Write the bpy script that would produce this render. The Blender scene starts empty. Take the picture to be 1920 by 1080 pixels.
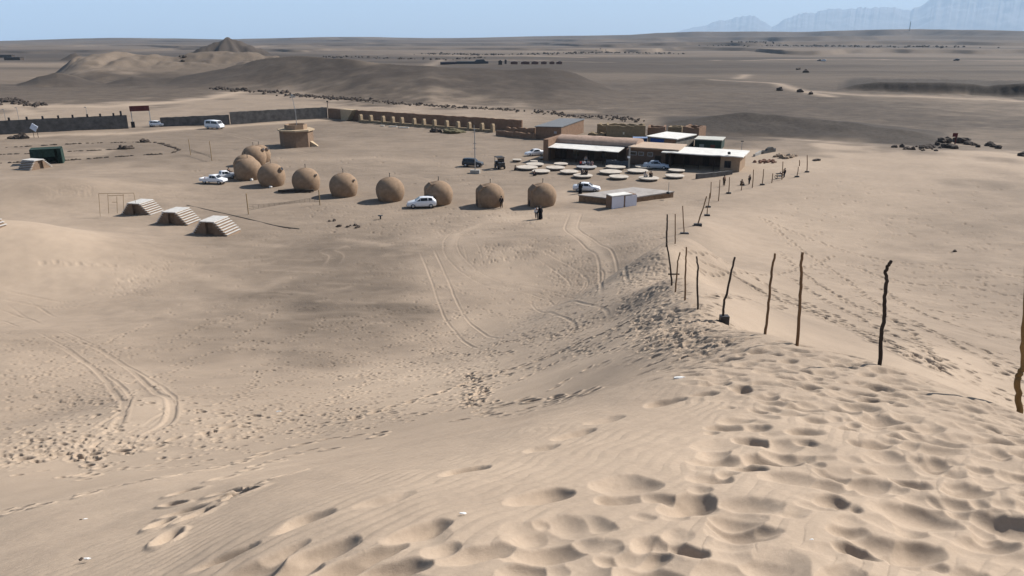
import bpy, bmesh, math, random
import numpy as np
from mathutils import Vector, Matrix

# ------------------------------------------------------------------ camera, sky, sun, exposure
C = bpy.context.scene
ROOTC = C.collection
random.seed(7)
RNG = np.random.default_rng(11)
FPX = 1386.67                      # focal length in pixels of the 1920 wide photograph
PITCH = math.radians(18.6)
EYE = 22.0                         # metres above the camp's plain
cam_d = bpy.data.cameras.new('camera')
cam = bpy.data.objects.new('camera', cam_d)
ROOTC.objects.link(cam)
cam_d.sensor_width = 36.0
cam_d.lens = 26.0
cam_d.clip_start = 0.05
cam_d.clip_end = 90000.0
cam.location = (0, 0, EYE)
cam.rotation_euler = (math.radians(90) - PITCH, 0, 0)
C.camera = cam

SUN_EL = math.radians(39)
SUN_AZ = math.radians(59)          # from straight ahead towards the right
world = bpy.data.worlds.new('World')
C.world = world
world.use_nodes = True
wn = world.node_tree.nodes
wl = world.node_tree.links
sky = wn.new('ShaderNodeTexSky')
sky.sky_type = 'NISHITA'
sky.sun_disc = False
sky.sun_elevation = SUN_EL
sky.sun_rotation = SUN_AZ
sky.altitude = 300
sky.air_density = 1.0
sky.dust_density = 1.3
sky.ozone_density = 1.6
wl.new(sky.outputs[0], wn['Background'].inputs[0])
wn['Background'].inputs[1].default_value = 0.056

sl = bpy.data.lights.new('sun', 'SUN')
sl.energy = 5.0
sl.angle = math.radians(0.5)
sl.color = (1.0, 0.955, 0.90)
sun = bpy.data.objects.new('sun', sl)
ROOTC.objects.link(sun)
sdir = Vector((math.sin(SUN_AZ) * math.cos(SUN_EL), math.cos(SUN_AZ) * math.cos(SUN_EL), math.sin(SUN_EL)))
sun.rotation_euler = sdir.to_track_quat('Z', 'Y').to_euler()
sun.location = (60, 40, 80)

C.view_settings.view_transform = 'Standard'
C.view_settings.look = 'None'
C.view_settings.gamma = 1
C.view_settings.exposure = 0.74
C.cycles.max_bounces = 5
C.cycles.diffuse_bounces = 3
C.cycles.volume_bounces = 2
C.cycles.use_denoising = True

# ------------------------------------------------------------------ small helpers
def lin(r, g, b):
    f = lambda c: (c / 255 / 12.92) if c / 255 <= 0.04045 else ((c / 255 + 0.055) / 1.055) ** 2.4
    return (f(r), f(g), f(b), 1)

def sstep(a, b, x):
    t = np.clip((x - a) / (b - a), 0, 1)
    return t * t * (3 - 2 * t)

def _hash(ix, iy, seed):
    h = (ix.astype(np.int64) * 374761393 + iy.astype(np.int64) * 668265263 + seed * 974634777) & 0xFFFFFFFF
    h = ((h ^ (h >> 13)) * 1274126177) & 0xFFFFFFFF
    h = h ^ (h >> 16)
    return (h & 0xFFFFFF) / float(0xFFFFFF)

def vnoise(x, y, seed=0):
    ix = np.floor(x); iy = np.floor(y)
    fx = x - ix; fy = y - iy
    ux = fx * fx * fx * (fx * (fx * 6 - 15) + 10); uy = fy * fy * fy * (fy * (fy * 6 - 15) + 10)
    a = _hash(ix, iy, seed); b = _hash(ix + 1, iy, seed)
    c = _hash(ix, iy + 1, seed); d = _hash(ix + 1, iy + 1, seed)
    return (a * (1 - ux) + b * ux) * (1 - uy) + (c * (1 - ux) + d * ux) * uy * 1.0

def fbm(x, y, octv=4, seed=0, gain=0.5):
    s = np.zeros_like(x); amp = 1.0; tot = 0
    for o in range(octv):
        s += amp * (vnoise(x * 2 ** o + 17.3 * o, y * 2 ** o - 9.1 * o, seed + o) - 0.5)
        tot += amp; amp *= gain
    return s / tot * 2

def ray(px, py):
    """world direction of a pixel of the 1920x1080 photograph"""
    x = (np.asarray(px, float) - 960) / FPX
    y = (540 - np.asarray(py, float)) / FPX
    cp, sp = math.cos(PITCH), math.sin(PITCH)
    return x, cp + y * sp, -sp + y * cp
# ------------------------------------------------------------------ terrain: one sheet, finest near the photographer
CTRL = []                                             # (bearing, ln distance, height)
def c_s(px, py, slant):
    dx, dy, dz = ray(px, py); n = math.sqrt(dx * dx + dy * dy + dz * dz)
    r = slant / n * math.hypot(dx, dy)
    CTRL.append((math.atan2(dx, dy), math.log(r), EYE + dz / n * slant))
def c_z(px, py, z):
    dx, dy, dz = ray(px, py); t = (z - EYE) / dz
    CTRL.append((math.atan2(dx, dy), math.log(t * math.hypot(dx, dy)), z))
def c_p(deg, r, z):
    CTRL.append((math.radians(deg), math.log(r), z))

def c_pl(px, py, k):
    """the crest falls away from the photographer's feet at a slope k"""
    dx, dy, dz = (float(v) for v in ray(px, py)); h = math.hypot(dx, dy); r = 1.65 / (-dz / h - k)
    CTRL.append((math.atan2(dx, dy), math.log(r), EYE - 1.65 - k * r))
for t in [(640, 1080, .29), (960, 1080, .27), (1250, 1080, .26), (1500, 1080, .25), (1720, 1080, .24), (1920, 1080, .23), (300, 1070, .34), (50, 1060, .37), (0, 1080, .37),
          (420, 1055, .32), (540, 980, .31), (780, 990, .28), (870, 877, .30), (1080, 812, .30), (1240, 755, .285), (1340, 862, .27), (1650, 850, .25), (1850, 800, .25),
          (1912, 775, .26), (1600, 720, .26), (160, 1000, .40), (340, 945, .40), (500, 910, .37), (600, 880, .36), (870, 835, .34), (1000, 800, .32), (1500, 950, .25), (1150, 950, .27), (1850, 930, .24)]:
    c_pl(*t)
for t in [(1655, 682, 12.5),
          (1497, 645, 14.6), (1437, 626, 16.8), (1358, 605, 20), (1308, 580, 25), (1285, 562, 27.5), (1268, 545, 31),
          (1258, 515, 36), (1252, 460, 48), (1283, 438, 56), (1270, 700, 10), (1150, 727, 13), (1060, 745, 17),
          (880, 765, 20), (700, 815, 18), (420, 860, 19), (270, 905, 13), (60, 955, 13), (150, 870, 23), (20, 880, 23), (100, 780, 36),
          (250, 745, 31), (330, 770, 28), 
          (1080, 650, 29), (1150, 600, 34), (1200, 645, 21), (1000, 700, 27), (1180, 590, 34), (1225, 500, 47),
          (1250, 600, 25.5), (850, 720, 30), (1700, 600, 48), (1850, 680, 37), (1850, 720, 31), (1780, 690, 30),
          (1400, 540, 52), (1500, 575, 47), (1600, 610, 42), (1330, 530, 50), (1320, 555, 40), (1920, 720, 33)]:
    c_s(*t)
for t in [(600, 700, 4.6), (400, 700, 4.6), (300, 620, 2.5), (600, 600, 1.5), (850, 640, 2.6), (850, 560, .8), (1050, 570, 2.2),
          (1150, 530, 3), (1100, 450, 1.2), (1000, 480, 1.0), (900, 450, .3), (700, 450, .2), (500, 500, .5), (100, 660, 4.2),
          (0, 700, 5.6), (-150, 640, 4.5), (1200, 450, 3.2), (1310, 423, 3.6), (1325, 405, 1.6), (1327, 388, .5), (1800, 560, 2.2),
          (1600, 500, 1.2), (1350, 500, 4.0), (1400, 460, 2), (1500, 420, .6), (1700, 450, .4), (1900, 560, 2.0), (1910, 640, 5),
          (0, 600, 1.5), (300, 500, .2), (0, 480, .5), (700, 380, 0), (1000, 380, 0), (1250, 370, .1), (1450, 370, .1), (1700, 370, .2),
          (300, 400, 0), (0, 400, 0), (1920, 420, .3), (2000, 500, 1), (-200, 480, .5), (-200, 800, 9), (1200, 400, .8)]:
    c_z(*t)
for dg in (-75, -55, -38, -19, 0, 19, 38, 55, 75):
    c_p(dg, .3, 20.30); c_p(dg, 1.0, 20.08)
    c_p(dg, 150, 0); c_p(dg, 240, 0)
for dg, prof in ((-75, ((3, 19.5), (8, 17.6), (20, 12.8), (50, 4), (95, 0))), (-55, ((3, 19.3), (8, 17.2), (20, 12), (50, 3.5), (95, 0))),
                 (55, ((3, 20.3), (8, 18.8), (18, 15), (40, 7), (85, .5))), (75, ((3, 20.3), (8, 18.8), (18, 15), (40, 7), (85, .5)))):
    for r, z in prof: c_p(dg, r, z)
# the side of the crest away from the camp drops more steeply than the line of sight
_cp = np.array([(1437, 626), (1497, 645), (1655, 684), (1800, 738), (1912, 781), (2000, 818), (2150, 880)], float)
for px in (1470, 1560, 1640, 1720, 1800, 1870, 1930, 2010):
    py = float(np.interp(px, _cp[:, 0], _cp[:, 1])); dx, dy, dz = (float(v) for v in ray(px, py)); h = math.hypot(dx, dy); tn = -dz / h
    rc = 1.65 / (tn - .262); zc = EYE - tn * rc; th = math.atan2(dx, dy)
    CTRL += [(th, math.log(rc), zc), (th, math.log(rc + 1.3), zc - 1.3 * (tn - .03)), (th, math.log(rc + 6), zc - 6 * (tn + .10)), (th, math.log(rc + 10), zc - 10 * (tn + .07))]
CT = np.array(CTRL)
KA = 1.6
def mq(dt, dl): return np.sqrt((KA * dt) ** 2 + dl ** 2 + 0.05 ** 2)
_n = len(CT)
A = mq(CT[:, None, 0] - CT[None, :, 0], CT[:, None, 1] - CT[None, :, 1])
AA = np.zeros((_n + 1, _n + 1)); AA[:_n, :_n] = A + np.eye(_n) * (-0.012); AA[:_n, _n] = 1; AA[_n, :_n] = 1
WT = np.linalg.solve(AA, np.append(CT[:, 2], 0))

# grid of bearings and distances
th_f = np.arange(-40, 40.0001, 0.072)
th_l = np.concatenate([np.arange(-180, -76, 6.0), np.arange(-76, -40.05, 0.6)])
TH = np.radians(np.concatenate([th_l, th_f, -th_l[::-1]]))
def gseq(a, b, q):
    n = int(math.log(b / a) / q); return a * np.exp(np.arange(n) * q)
RR = np.concatenate([gseq(.25, 2.0, .02), gseq(2.0, 12, .0032), gseq(12, 60, .0025), gseq(60, 130, .0036), gseq(130, 260, .005), gseq(260, 700, .0045), gseq(700, 1500, .0075),
                     gseq(1500, 6000, .008), gseq(6000, 46001, .03), [46000.0]])
NT, NR = len(TH), len(RR)
T2, R2 = np.meshgrid(TH, RR, indexing='ij')           # [bearing, distance]
X2 = R2 * np.sin(T2); Y2 = R2 * np.cos(T2)
Z2 = np.zeros_like(R2)
LR = np.log(RR)
n_near = int(np.searchsorted(RR, 260))
tc = np.clip(TH, -math.radians(78), math.radians(78))
acc = np.full((NT, n_near), WT[_n])
for k in range(_n):
    acc += WT[k] * mq((tc - CT[k, 0])[:, None], (LR[:n_near] - CT[k, 1])[None, :])
fade = 1 - sstep(140, 235, RR[:n_near])
Z2[:, :n_near] = acc * fade[None, :]

def bump(px, py, h, half_w, half_d, rot=0.0, sharp=1.0, front=None, back=None, zg=0.0):
    """a mound on the plain under a pixel: half_w across the view, half_d along it (front / back may differ)"""
    dx, dy, dz = ray(px, py); t = (zg - EYE) / dz
    bump_w(dx * t, dy * t, h, half_w, half_d, math.atan2(dx, dy) + rot, sharp, front, back)
def bump_w(cx, cy, h, half_w, half_d, ang, sharp=1.0, front=None, back=None):
    global Z2
    ux, uy = math.cos(ang), -math.sin(ang); vx, vy = math.sin(ang), math.cos(ang)
    u = ((X2 - cx) * ux + (Y2 - cy) * uy) / half_w
    v = (X2 - cx) * vx + (Y2 - cy) * vy
    v = np.where(v < 0, v / (front or half_d), v / (back or half_d))
    q = u * u + v * v
    Z2 += h * np.exp(-q ** sharp)

# sand swells at the left of the camp and below it
bump(95, 352, 2.3, 13, 8, zg=1.5)
bump(-60, 345, 2.0, 16, 10, zg=1.5)
bump(45, 480, 2.6, 12, 8, rot=.3, zg=2.0)
bump(-110, 470, 3.0, 14, 10, zg=2)
bump(960, 475, .8, 10, 6)
# sandy swell right of the buildings
bump(1700, 300, 1.6, 60, 22)
bump(1640, 360, 0.8, 40, 20)
BANK = np.zeros_like(Z2)                              # where banks are painted darker: dark gravel, plus shade of their near faces
def ridge(pts, front, back, power=1.15, wob=.012, seed=0, gravel_shade=1.0):
    """a bank whose crest is seen along (pixel, row, distance): its height follows from the line of sight"""
    global Z2, BANK
    P = np.array(pts, float); dx, dy, dz = ray(P[:, 0], P[:, 1]); h = np.hypot(dx, dy); th = np.arctan2(dx, dy)
    zc = np.maximum(EYE + dz / h * P[:, 2], .05); zc[0] = zc[-1] = 0.0
    tt = np.linspace(th[0], th[-1], 300)
    def sm(v):
        w = np.interp(tt, th, v); k = np.hanning(15); k /= k.sum(); return np.convolve(np.pad(w, 7, mode='edge'), k, 'valid')
    r = np.interp(TH, tt, sm(P[:, 2])); hh = np.interp(TH, tt, sm(zc), left=0, right=0)
    r = r * (1 + wob * .5 * fbm(TH * 16, TH * 0, 2, seed)); hh = hh * (1 + .06 * fbm(TH * 20, TH * 0 + 3, 2, seed + 1))
    d = R2 - r[:, None]
    pr = np.where(d < 0, np.clip(1 + d / front, 0, 1), np.clip(1 - d / back, 0, 1))
    pr = np.clip(pr + .10 * fbm(X2 / (front * .35), Y2 / (front * .5), 4, seed + 2) * (pr > 0) * sstep(0, .3, pr) * sstep(0, .25, 1 - pr), 0, 1)
    Z2 = np.maximum(Z2, hh[:, None] * pr ** power)
    if gravel_shade: BANK = np.maximum(BANK, gravel_shade * sstep(.05, .45, pr + .25 * fbm(X2 / 14, Y2 / 14, 3, seed + 4)) * sstep(.3, 1.5, hh)[:, None])
# dark gravel bank behind the buildings
ridge([(1215, 240, 202), (1260, 228, 203), (1310, 219, 203), (1350, 214, 203), (1400, 211.5, 203), (1450, 214, 202), (1500, 219, 200), (1560, 225, 199), (1620, 232, 197), (1650, 238, 196), (1690, 241, 194), (1740, 251, 192), (1775, 263, 190), (1800, 270, 189)], 24, 34, 1.1, seed=3)
# long gravel hill in the middle distance
ridge([(290, 148, 462), (350, 141, 458), (410, 129, 450), (460, 117, 442), (510, 108, 430), (555, 104, 418), (600, 107, 400), (700, 118, 370), (800, 127, 350), (870, 131, 350), (950, 131, 350), (1030, 128.5, 350), (1065, 133, 348), (1085, 141, 345), (1105, 150, 340), (1130, 160, 338), (1160, 171, 336), (1190, 178, 334)], 80, 46, 1.2, seed=13, gravel_shade=.30)
# low mounds on the left
ridge([(30, 152, 470), (70, 142, 470), (105, 136, 470), (140, 141, 470), (165, 150, 468), (190, 160, 466)], 36, 40, 1.0, .02, 23, .45)
ridge([(200, 160, 462), (220, 149, 462), (248, 143, 462), (290, 147, 460), (320, 146, 458), (350, 148, 456), (380, 156, 450), (405, 166, 440)], 34, 40, 1.0, .02, 33, .45)
# sandy hills with gullies
ridge([(90, 116, 575), (140, 105, 570), (165, 100, 565), (200, 97, 560), (240, 96, 560), (280, 98, 560), (330, 101, 560), (375, 99, 558), (420, 98, 556), (470, 96, 550), (520, 101, 550), (580, 114, 548)], 100, 60, 1.1, .02, 43, 0)
# banks that face the camera on the right
ridge([(1570, 172, 374), (1605, 161, 374), (1640, 157, 372), (1700, 156, 371), (1770, 156, 371), (1830, 160, 370), (1850, 164, 369), (1870, 159, 370), (1930, 157, 371), (2050, 158, 372), (2180, 172, 374)], 6.5, 160, 1.0, .014, 53)
ridge([(1180, 160, 405), (1240, 152, 410), (1320, 151, 410), (1400, 156, 405), (1460, 160, 400), (1520, 172, 395)], 22, 120, 1.1, .02, 63, .4)
# pyramid hill that breaks the horizon, and its small neighbour
_dx, _dy, _ = ray(428, 100)
_t = 1020 / math.hypot(_dx, _dy)
_pc = (_dx * _t, _dy * _t)
_q = np.hypot((X2 - _pc[0]) / 46, (Y2 - _pc[1]) / 62)
_ag = np.arctan2(Y2 - _pc[1], X2 - _pc[0])
Z2 += 22.5 * np.clip(1 - _q * (1 + .14 * np.sin(_ag * 7 + .6) + .10 * np.sin(_ag * 15 + 1) + .10 * np.sin(_ag + .4)) + .05 * fbm(X2 / 18, Y2 / 18, 3, 77) * (_q < 1.1), 0, None) ** 0.95
Z2 += 4 * np.exp(-(((X2 - _pc[0] - 50) / 60) ** 2 + ((Y2 - _pc[1]) / 60) ** 2))
_dx, _dy, _ = ray(140, 100)
_t = 980 / math.hypot(_dx, _dy)
_q = np.hypot((X2 - _dx * _t) / 15, (Y2 - _dy * _t) / 20)
Z2 += 8 * np.clip(1 - _q, 0, None)
# far terraces up to the skyline
bear_px = np.array([-900, -300, 0, 100, 200, 330, 420, 500, 600, 700, 800, 900, 1000, 1100, 1180, 1230, 1300, 1500, 1600, 1720, 1800, 1850, 1920, 2200, 2900])
sky_py = np.array([76, 76, 76.5, 74, 71.5, 71.5, 74, 72, 69.5, 69.0, 71.0, 70.5, 67.5, 66.5, 64.5, 60.5, 58.2, 58, 55.5, 54.5, 56.5, 57, 59, 62, 70.])
bx, by, bz = ray(bear_px, np.full(len(bear_px), 70.0))
elev = -(sky_py - 73.2) / FPX * .97
elv = np.interp(TH, np.arctan2(bx, by), elev)
def terrace(r0, frac, step, seed, rough):
    """a low tableland that starts about r0 metres away"""
    global Z2
    e = r0 * (1 + rough * fbm(TH * 8, TH * 0 + seed, 3, seed))
    z = (EYE + elv * r0 * 1.02) * frac
    Z2 += np.maximum(z, 0)[:, None] * sstep(0, step, R2 - e[:, None])
terrace(1500, .16, 26, 3, .3)
terrace(2200, .17, 36, 7, .3)
terrace(2800, .10, 30, 15, .25)
terrace(3400, .22, 45, 12, .16)
terrace(4300, .42, 70, 21, .07)
hill = np.clip((Z2 - 4) / 5.0, 0, 1) * sstep(400, 520, R2) * (1 - sstep(1100, 1500, R2))
Z2 -= hill * (1 - np.abs(fbm(X2 / 26, Y2 / 40, 4, 131, .55)) * 2.2).clip(0, 1) * 2.6 - hill * 1.2
hill2 = np.clip(Z2 / 3.0, 0, 1) * sstep(120, 170, R2) * (1 - sstep(230, 330, R2))
Z2 -= hill2 * (1 - np.abs(fbm(X2 / 12, Y2 / 14, 4, 133, .55)) * 2.2).clip(0, 1) * .22
far = sstep(170, 600, R2)
Z2 += far * (fbm(X2 / 160, Y2 / 160, 4, 31) * 2.2) * sstep(0, 1, 1 - (R2 / 1400)).clip(0, 1)
Z2 += sstep(900, 2500, R2) * fbm(X2 / 900, Y2 / 900, 4, 41) * 4.5 * (1 - sstep(4300, 7000, R2))
Z2 += sstep(150, 400, R2) * fbm(X2 / 30, Y2 / 30, 3, 51) * 0.5 * (1 - sstep(1000, 2500, R2))
Z2 += (sstep(25, 90, R2) * (1 - sstep(400, 900, R2))) * fbm(X2 / 9, Y2 / 9, 3, 61) * 0.16
Z2 += sstep(4, 20, R2) * (1 - sstep(60, 150, R2)) * fbm(X2 / 3.2, Y2 / 3.2, 3, 71) * 0.10
Z2 -= sstep(5000, 8000, R2) * np.maximum(Z2, 0)
Z2 -= R2 ** 2 / (2 * 6.37e6)

# rows are stored by bearing: a ray from the camera keeps its bearing, so it meets the ground in one column
def _col(th):
    i = np.clip(np.searchsorted(TH, th) - 1, 0, NT - 2)
    f = (th - TH[i]) / (TH[i + 1] - TH[i])
    return i, f
Zs = Z2.copy()                                        # smooth ground, before prints are pressed into it
def ground(x, y):
    r = max(math.hypot(x, y), .26); th = math.atan2(x, y)
    i, f = _col(th); j = int(np.clip(np.searchsorted(RR, r) - 1, 0, NR - 2)); g = (r - RR[j]) / (RR[j + 1] - RR[j])
    a = Zs[i, j] * (1 - f) + Zs[i + 1, j] * f; b = Zs[i, j + 1] * (1 - f) + Zs[i + 1, j + 1] * f
    return float(a * (1 - g) + b * g)
def hit(px, py):
    """point of the ground seen at a pixel of the photograph"""
    dx, dy, dz = (float(v) for v in ray(px, py))
    th = math.atan2(dx, dy); h = math.hypot(dx, dy); i, f = _col(th)
    zc = Zs[i] * (1 - f) + Zs[i + 1] * f
    zr = EYE + dz / h * RR
    below = np.nonzero(zr <= zc)[0]
    j = int(below[0]) if len(below) else NR - 1
    if j == 0: r = RR[0]
    else:
        a = zr[j - 1] - zc[j - 1]; b = zr[j] - zc[j]
        r = RR[j - 1] + (RR[j] - RR[j - 1]) * (a / (a - b) if a != b else 0)
    x, y = r * math.sin(th), r * math.cos(th)
    return Vector((x, y, ground(x, y)))
def ppm(p):
    """pixels of the photograph per metre at a point"""
    return FPX / (p.y * math.cos(PITCH) - (p.z - EYE) * math.sin(PITCH))
def flat(px, py, z=0.0):
    dx, dy, dz = (float(v) for v in ray(px, py)); t = (z - EYE) / dz
    return Vector((dx * t, dy * t, z))
def facing(px, py, p):
    """point above p's own distance (same depth plane) seen at a pixel"""
    dx, dy, dz = (float(v) for v in ray(px, py)); t = p.y / dy
    return Vector((dx * t, p.y, EYE + dz * t))
# ------------------------------------------------------------------ footprints, wheel tracks and wind ripples pressed into the sheet
def _window(x, y, rad):
    r = math.hypot(x, y); th = math.atan2(x, y); rad = min(rad, r * .9)
    da = math.asin(min(.95, rad / r))
    i0 = int(np.searchsorted(TH, th - da)); i1 = int(np.searchsorted(TH, th + da))
    j0 = int(np.searchsorted(RR, r - rad)); j1 = int(np.searchsorted(RR, r + rad))
    return slice(i0, i1), slice(j0, j1)
PIT = np.zeros_like(Z2)
XW = X2 + .055 * fbm(X2 / .33, Y2 / .33, 2, 201) * (R2 < 30)
YW = Y2 + .055 * fbm(X2 / .33 + 9, Y2 / .33, 2, 202) * (R2 < 30)
def soft_pit(x, y, ang, a, b, depth, skew=.35):
    """an old print rounded by the wind: neighbours meet in sharp little crests"""
    s = _window(x, y, max(a, b) * 1.5)
    dx = XW[s] - x; dy = YW[s] - y
    if dx.size == 0: return
    u = (dx * math.cos(ang) + dy * math.sin(ang)) / a; v = (-dx * math.sin(ang) + dy * math.cos(ang)) / b
    q = u * u + v * v
    p = depth * (q - 1) * (1 + skew * u)
    PIT[s] = np.minimum(PIT[s], np.where(q < 1.3, p, 0))
DENT = np.zeros_like(Z2)
def print_mark(x, y, ang, a, b, depth, rim):
    s = _window(x, y, max(a, b) * 1.9)
    dx = X2[s] - x; dy = Y2[s] - y
    if dx.size == 0: return
    u = (dx * math.cos(ang) + dy * math.sin(ang)) / a; v = (-dx * math.sin(ang) + dy * math.cos(ang)) / b
    q = np.sqrt(u * u + v * v)
    d = -depth * (1 - sstep(.45, 1.05, q)) + rim * np.exp(-((q - 1.25) / .25) ** 2)
    DENT[s] = np.where(np.abs(d) > np.abs(DENT[s]), d, DENT[s])
GRAV_CLEAR = np.zeros_like(Z2)
def pline(pts):
    P = [hit(*p) for p in pts]
    # Catmull-Rom through the ground points
    out = []
    n = len(P)
    for k in range(n - 1):
        p0 = P[max(k - 1, 0)]; p1 = P[k]; p2 = P[k + 1]; p3 = P[min(k + 2, n - 1)]
        m = max(2, int((p2 - p1).length / .12))
        for i in range(m):
            t = i / m
            out.append(.5 * ((2 * p1) + (p2 - p0) * t + (2 * p0 - 5 * p1 + 4 * p2 - p3) * t * t + (3 * p1 - p0 - 3 * p2 + p3) * t ** 3))
    return out
def groove(Q, off, wid, depth, berm, clear=.0):
    depth *= .5; berm *= .5; wid *= .8; clear *= .45
    """one wheel's rut along a ground curve"""
    full = depth, berm, clear
    for k in range(0, len(Q) - 1, 2):
        ef = min(1, k * .12 / 3.5, (len(Q) - 1 - k) * .12 / 3.5) * (.75 + .5 * math.sin(k * .031 + off) ** 2)
        depth, berm, clear = (v * ef for v in full)
        t = (Q[min(k + 1, len(Q) - 1)] - Q[k]); t.z = 0
        if t.length < 1e-6: continue
        t.normalize()
        x = Q[k].x - t.y * off; y = Q[k].y + t.x * off
        s = _window(x, y, wid * 2.4)
        dx = X2[s] - x; dy = Y2[s] - y
        if dx.size == 0: continue
        u = dx * t.x + dy * t.y; v = -dx * t.y + dy * t.x
        q = np.abs(v) / wid
        d = (-depth * (1 - sstep(.5, 1.0, q)) + berm * np.exp(-((q - 1.35) / .35) ** 2)) * (np.abs(u) < .34)
        DENT[s] = np.where(np.abs(d) > np.abs(DENT[s]), d, DENT[s])
        if clear: GRAV_CLEAR[s] = np.maximum(GRAV_CLEAR[s], clear * np.exp(-(v / (wid * 1.6)) ** 2) * (np.abs(u) < .4))
def lane(pts, width, amount):
    """a bare sandy way across the gravel"""
    P = [hit(*p) for p in pts]
    for a, b in zip(P[:-1], P[1:]):
        n = max(2, int((b - a).length / (width * .4)))
        for i in range(n):
            c = a.lerp(b, i / n)
            w = width * (.7 + .6 * random.random())
            s = _window(c.x, c.y, w * 2)
            q = np.hypot(X2[s] - c.x, Y2[s] - c.y) / w
            if q.size: GRAV_CLEAR[s] = np.maximum(GRAV_CLEAR[s], amount * np.exp(-q * q * 1.5))
def trail(pts, step=.72, size=1.0, depth=.05, jit=.06, double=True):
    Q = pline(pts); acc = 0; side = 1
    for k in range(len(Q) - 1):
        acc += (Q[k + 1] - Q[k]).length
        if acc >= step * random.uniform(.85, 1.15):
            acc = 0; side = -side; rr = math.hypot(Q[k].x, Q[k].y); sz = size * (1 + .45 * float(sstep(10, 25, rr))); dp = depth * (1 + 1.0 * float(sstep(8, 20, rr)))
            t = Q[k + 1] - Q[k]; a = math.atan2(t.y, t.x)
            o = side * .11 if double else 0
            print_mark(Q[k].x - math.sin(a) * o + random.uniform(-jit, jit), Q[k].y + math.cos(a) * o + random.uniform(-jit, jit),
                       a + random.uniform(-.25, .25), .17 * sz * random.uniform(.85, 1.15), .095 * sz * random.uniform(.8, 1.3),
                       dp * random.uniform(.6, 1.2), dp * .3)
def scatter(poly, n, size=1.0, depth=.05, soft=False):
    """trodden ground inside an outline"""
    xs = [p[0] for p in poly]; ys = [p[1] for p in poly]; m = 0; tries = 0
    while m < n and tries < n * 20:
        tries += 1
        px = random.uniform(min(xs), max(xs)); py = random.uniform(min(ys), max(ys)); ins = False
        for (ax, ay), (bx_, by_) in zip(poly, poly[1:] + poly[:1]):
            if (ay > py) != (by_ > py) and px < (bx_ - ax) * (py - ay) / (by_ - ay) + ax: ins = not ins
        if not ins: continue
        m += 1
        p = hit(px, py); a = random.uniform(0, math.pi); k = random.uniform(.7, 1.3) * size
        if soft: soft_pit(p.x, p.y, a, .20 * k, .13 * k, depth * random.uniform(.5, 1.2))
        else: print_mark(p.x, p.y, a, .15 * k, .10 * k, depth * random.choice((.25, .5, .7, 1.0, 1.5)), depth * .2)

# trodden crest in front of the photographer: world-space scatter, thinning out to the left where the wind has smoothed the sand
def crest_density(x, y):
    p = hit_inv(x, y)
    return p
def to_px(x, y, z):
    d = y * math.cos(PITCH) - (z - EYE) * math.sin(PITCH)
    if d < .05: return None
    return 960 + FPX * x / d, 540 - FPX * ((z - EYE) * math.cos(PITCH) + y * math.sin(PITCH)) / d
edge_x = np.array([560, 640, 690, 740, 800, 860, 920, 980, 1040, 1100, 1300])    # left edge of the trodden crest by picture row
edge_v = np.array([1160, 1180, 1230, 1290, 1340, 1330, 1180, 980, 600, 420, 300])
cnt = 0
for r_lo, r_hi, dens in ((1.5, 6, 27), (6, 12, 24), (12, 22, 14), (22, 42, 5)):
    n = int(dens * math.radians(94) * (r_hi ** 2 - r_lo ** 2) / 2)
    for _ in range(n):
        r = math.sqrt(random.uniform(r_lo ** 2, r_hi ** 2)); th = random.uniform(-math.radians(50), math.radians(44))
        x, y = r * math.sin(th), r * math.cos(th); z = ground(x, y); p = to_px(x, y, z)
        if p is None or p[0] > 2300 or p[1] > 1500: continue
        e = np.interp(p[1], edge_x, edge_v)
        w = sstep(e - 40, e + 120, p[0])
        if th > 0 and r > 13 and p[0] > 1290 + max(0, (p[1] - 560)) * 1.9 : w = 0       # lee side stays clean
        if random.random() > w: continue
        a = random.gauss(.1, .55); k = random.choice((.7, .9, 1.1, 1.3, 1.8)) * random.uniform(.85, 1.15)
        if r < 16: soft_pit(x, y, a, .135 * k, .088 * k, .058 * k * random.uniform(.3, 1.25), random.uniform(-.3, .5))
        else: print_mark(x, y, a, .17 * k, .11 * k, .06 * random.uniform(.5, 1.2), .02)
        cnt += 1
# single prints one can tell apart on the smoother sand: (pixel, length in m, heading)
for px, py, a, b, dep, ang in ((780, 992, .20, .115, .085, .35), (1010, 928, .22, .11, .085, .2), (872, 878, .19, .095, .075, .3), (570, 978, .2, .1, .07, .4), (720, 940, .19, .09, .04, .4),
                           (1080, 812, .22, .10, .06, .3), (1020, 836, .18, .1, .05, .3), (1345, 862, .22, .11, .08, 0.), (1245, 755, .24, .13, .08, .2), (1140, 786, .22, .12, .05, .3),
                           (1075, 985, .17, .2, .06, 1.2), (1170, 905, .2, .18, .07, .2), (560, 1062, .3, .10, .10, .3), (690, 1048, .24, .09, .08, .4), (900, 1030, .22, .08, .06, .2), (650, 1070, .25, .10, .10, .5), (480, 1066, .2, .09, .08, .2), (420, 1050, .2, .08, .07, .2), (600, 1040, .2, .08, .08, .3), (720, 1075, .22, .09, .08, .2), (520, 1045, .16, .07, .06, .5)):
    p = hit(px, py); soft_pit(p.x, p.y, ang + .3, a * 1.2, b * 1.15, dep * 1.15, .25)
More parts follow.
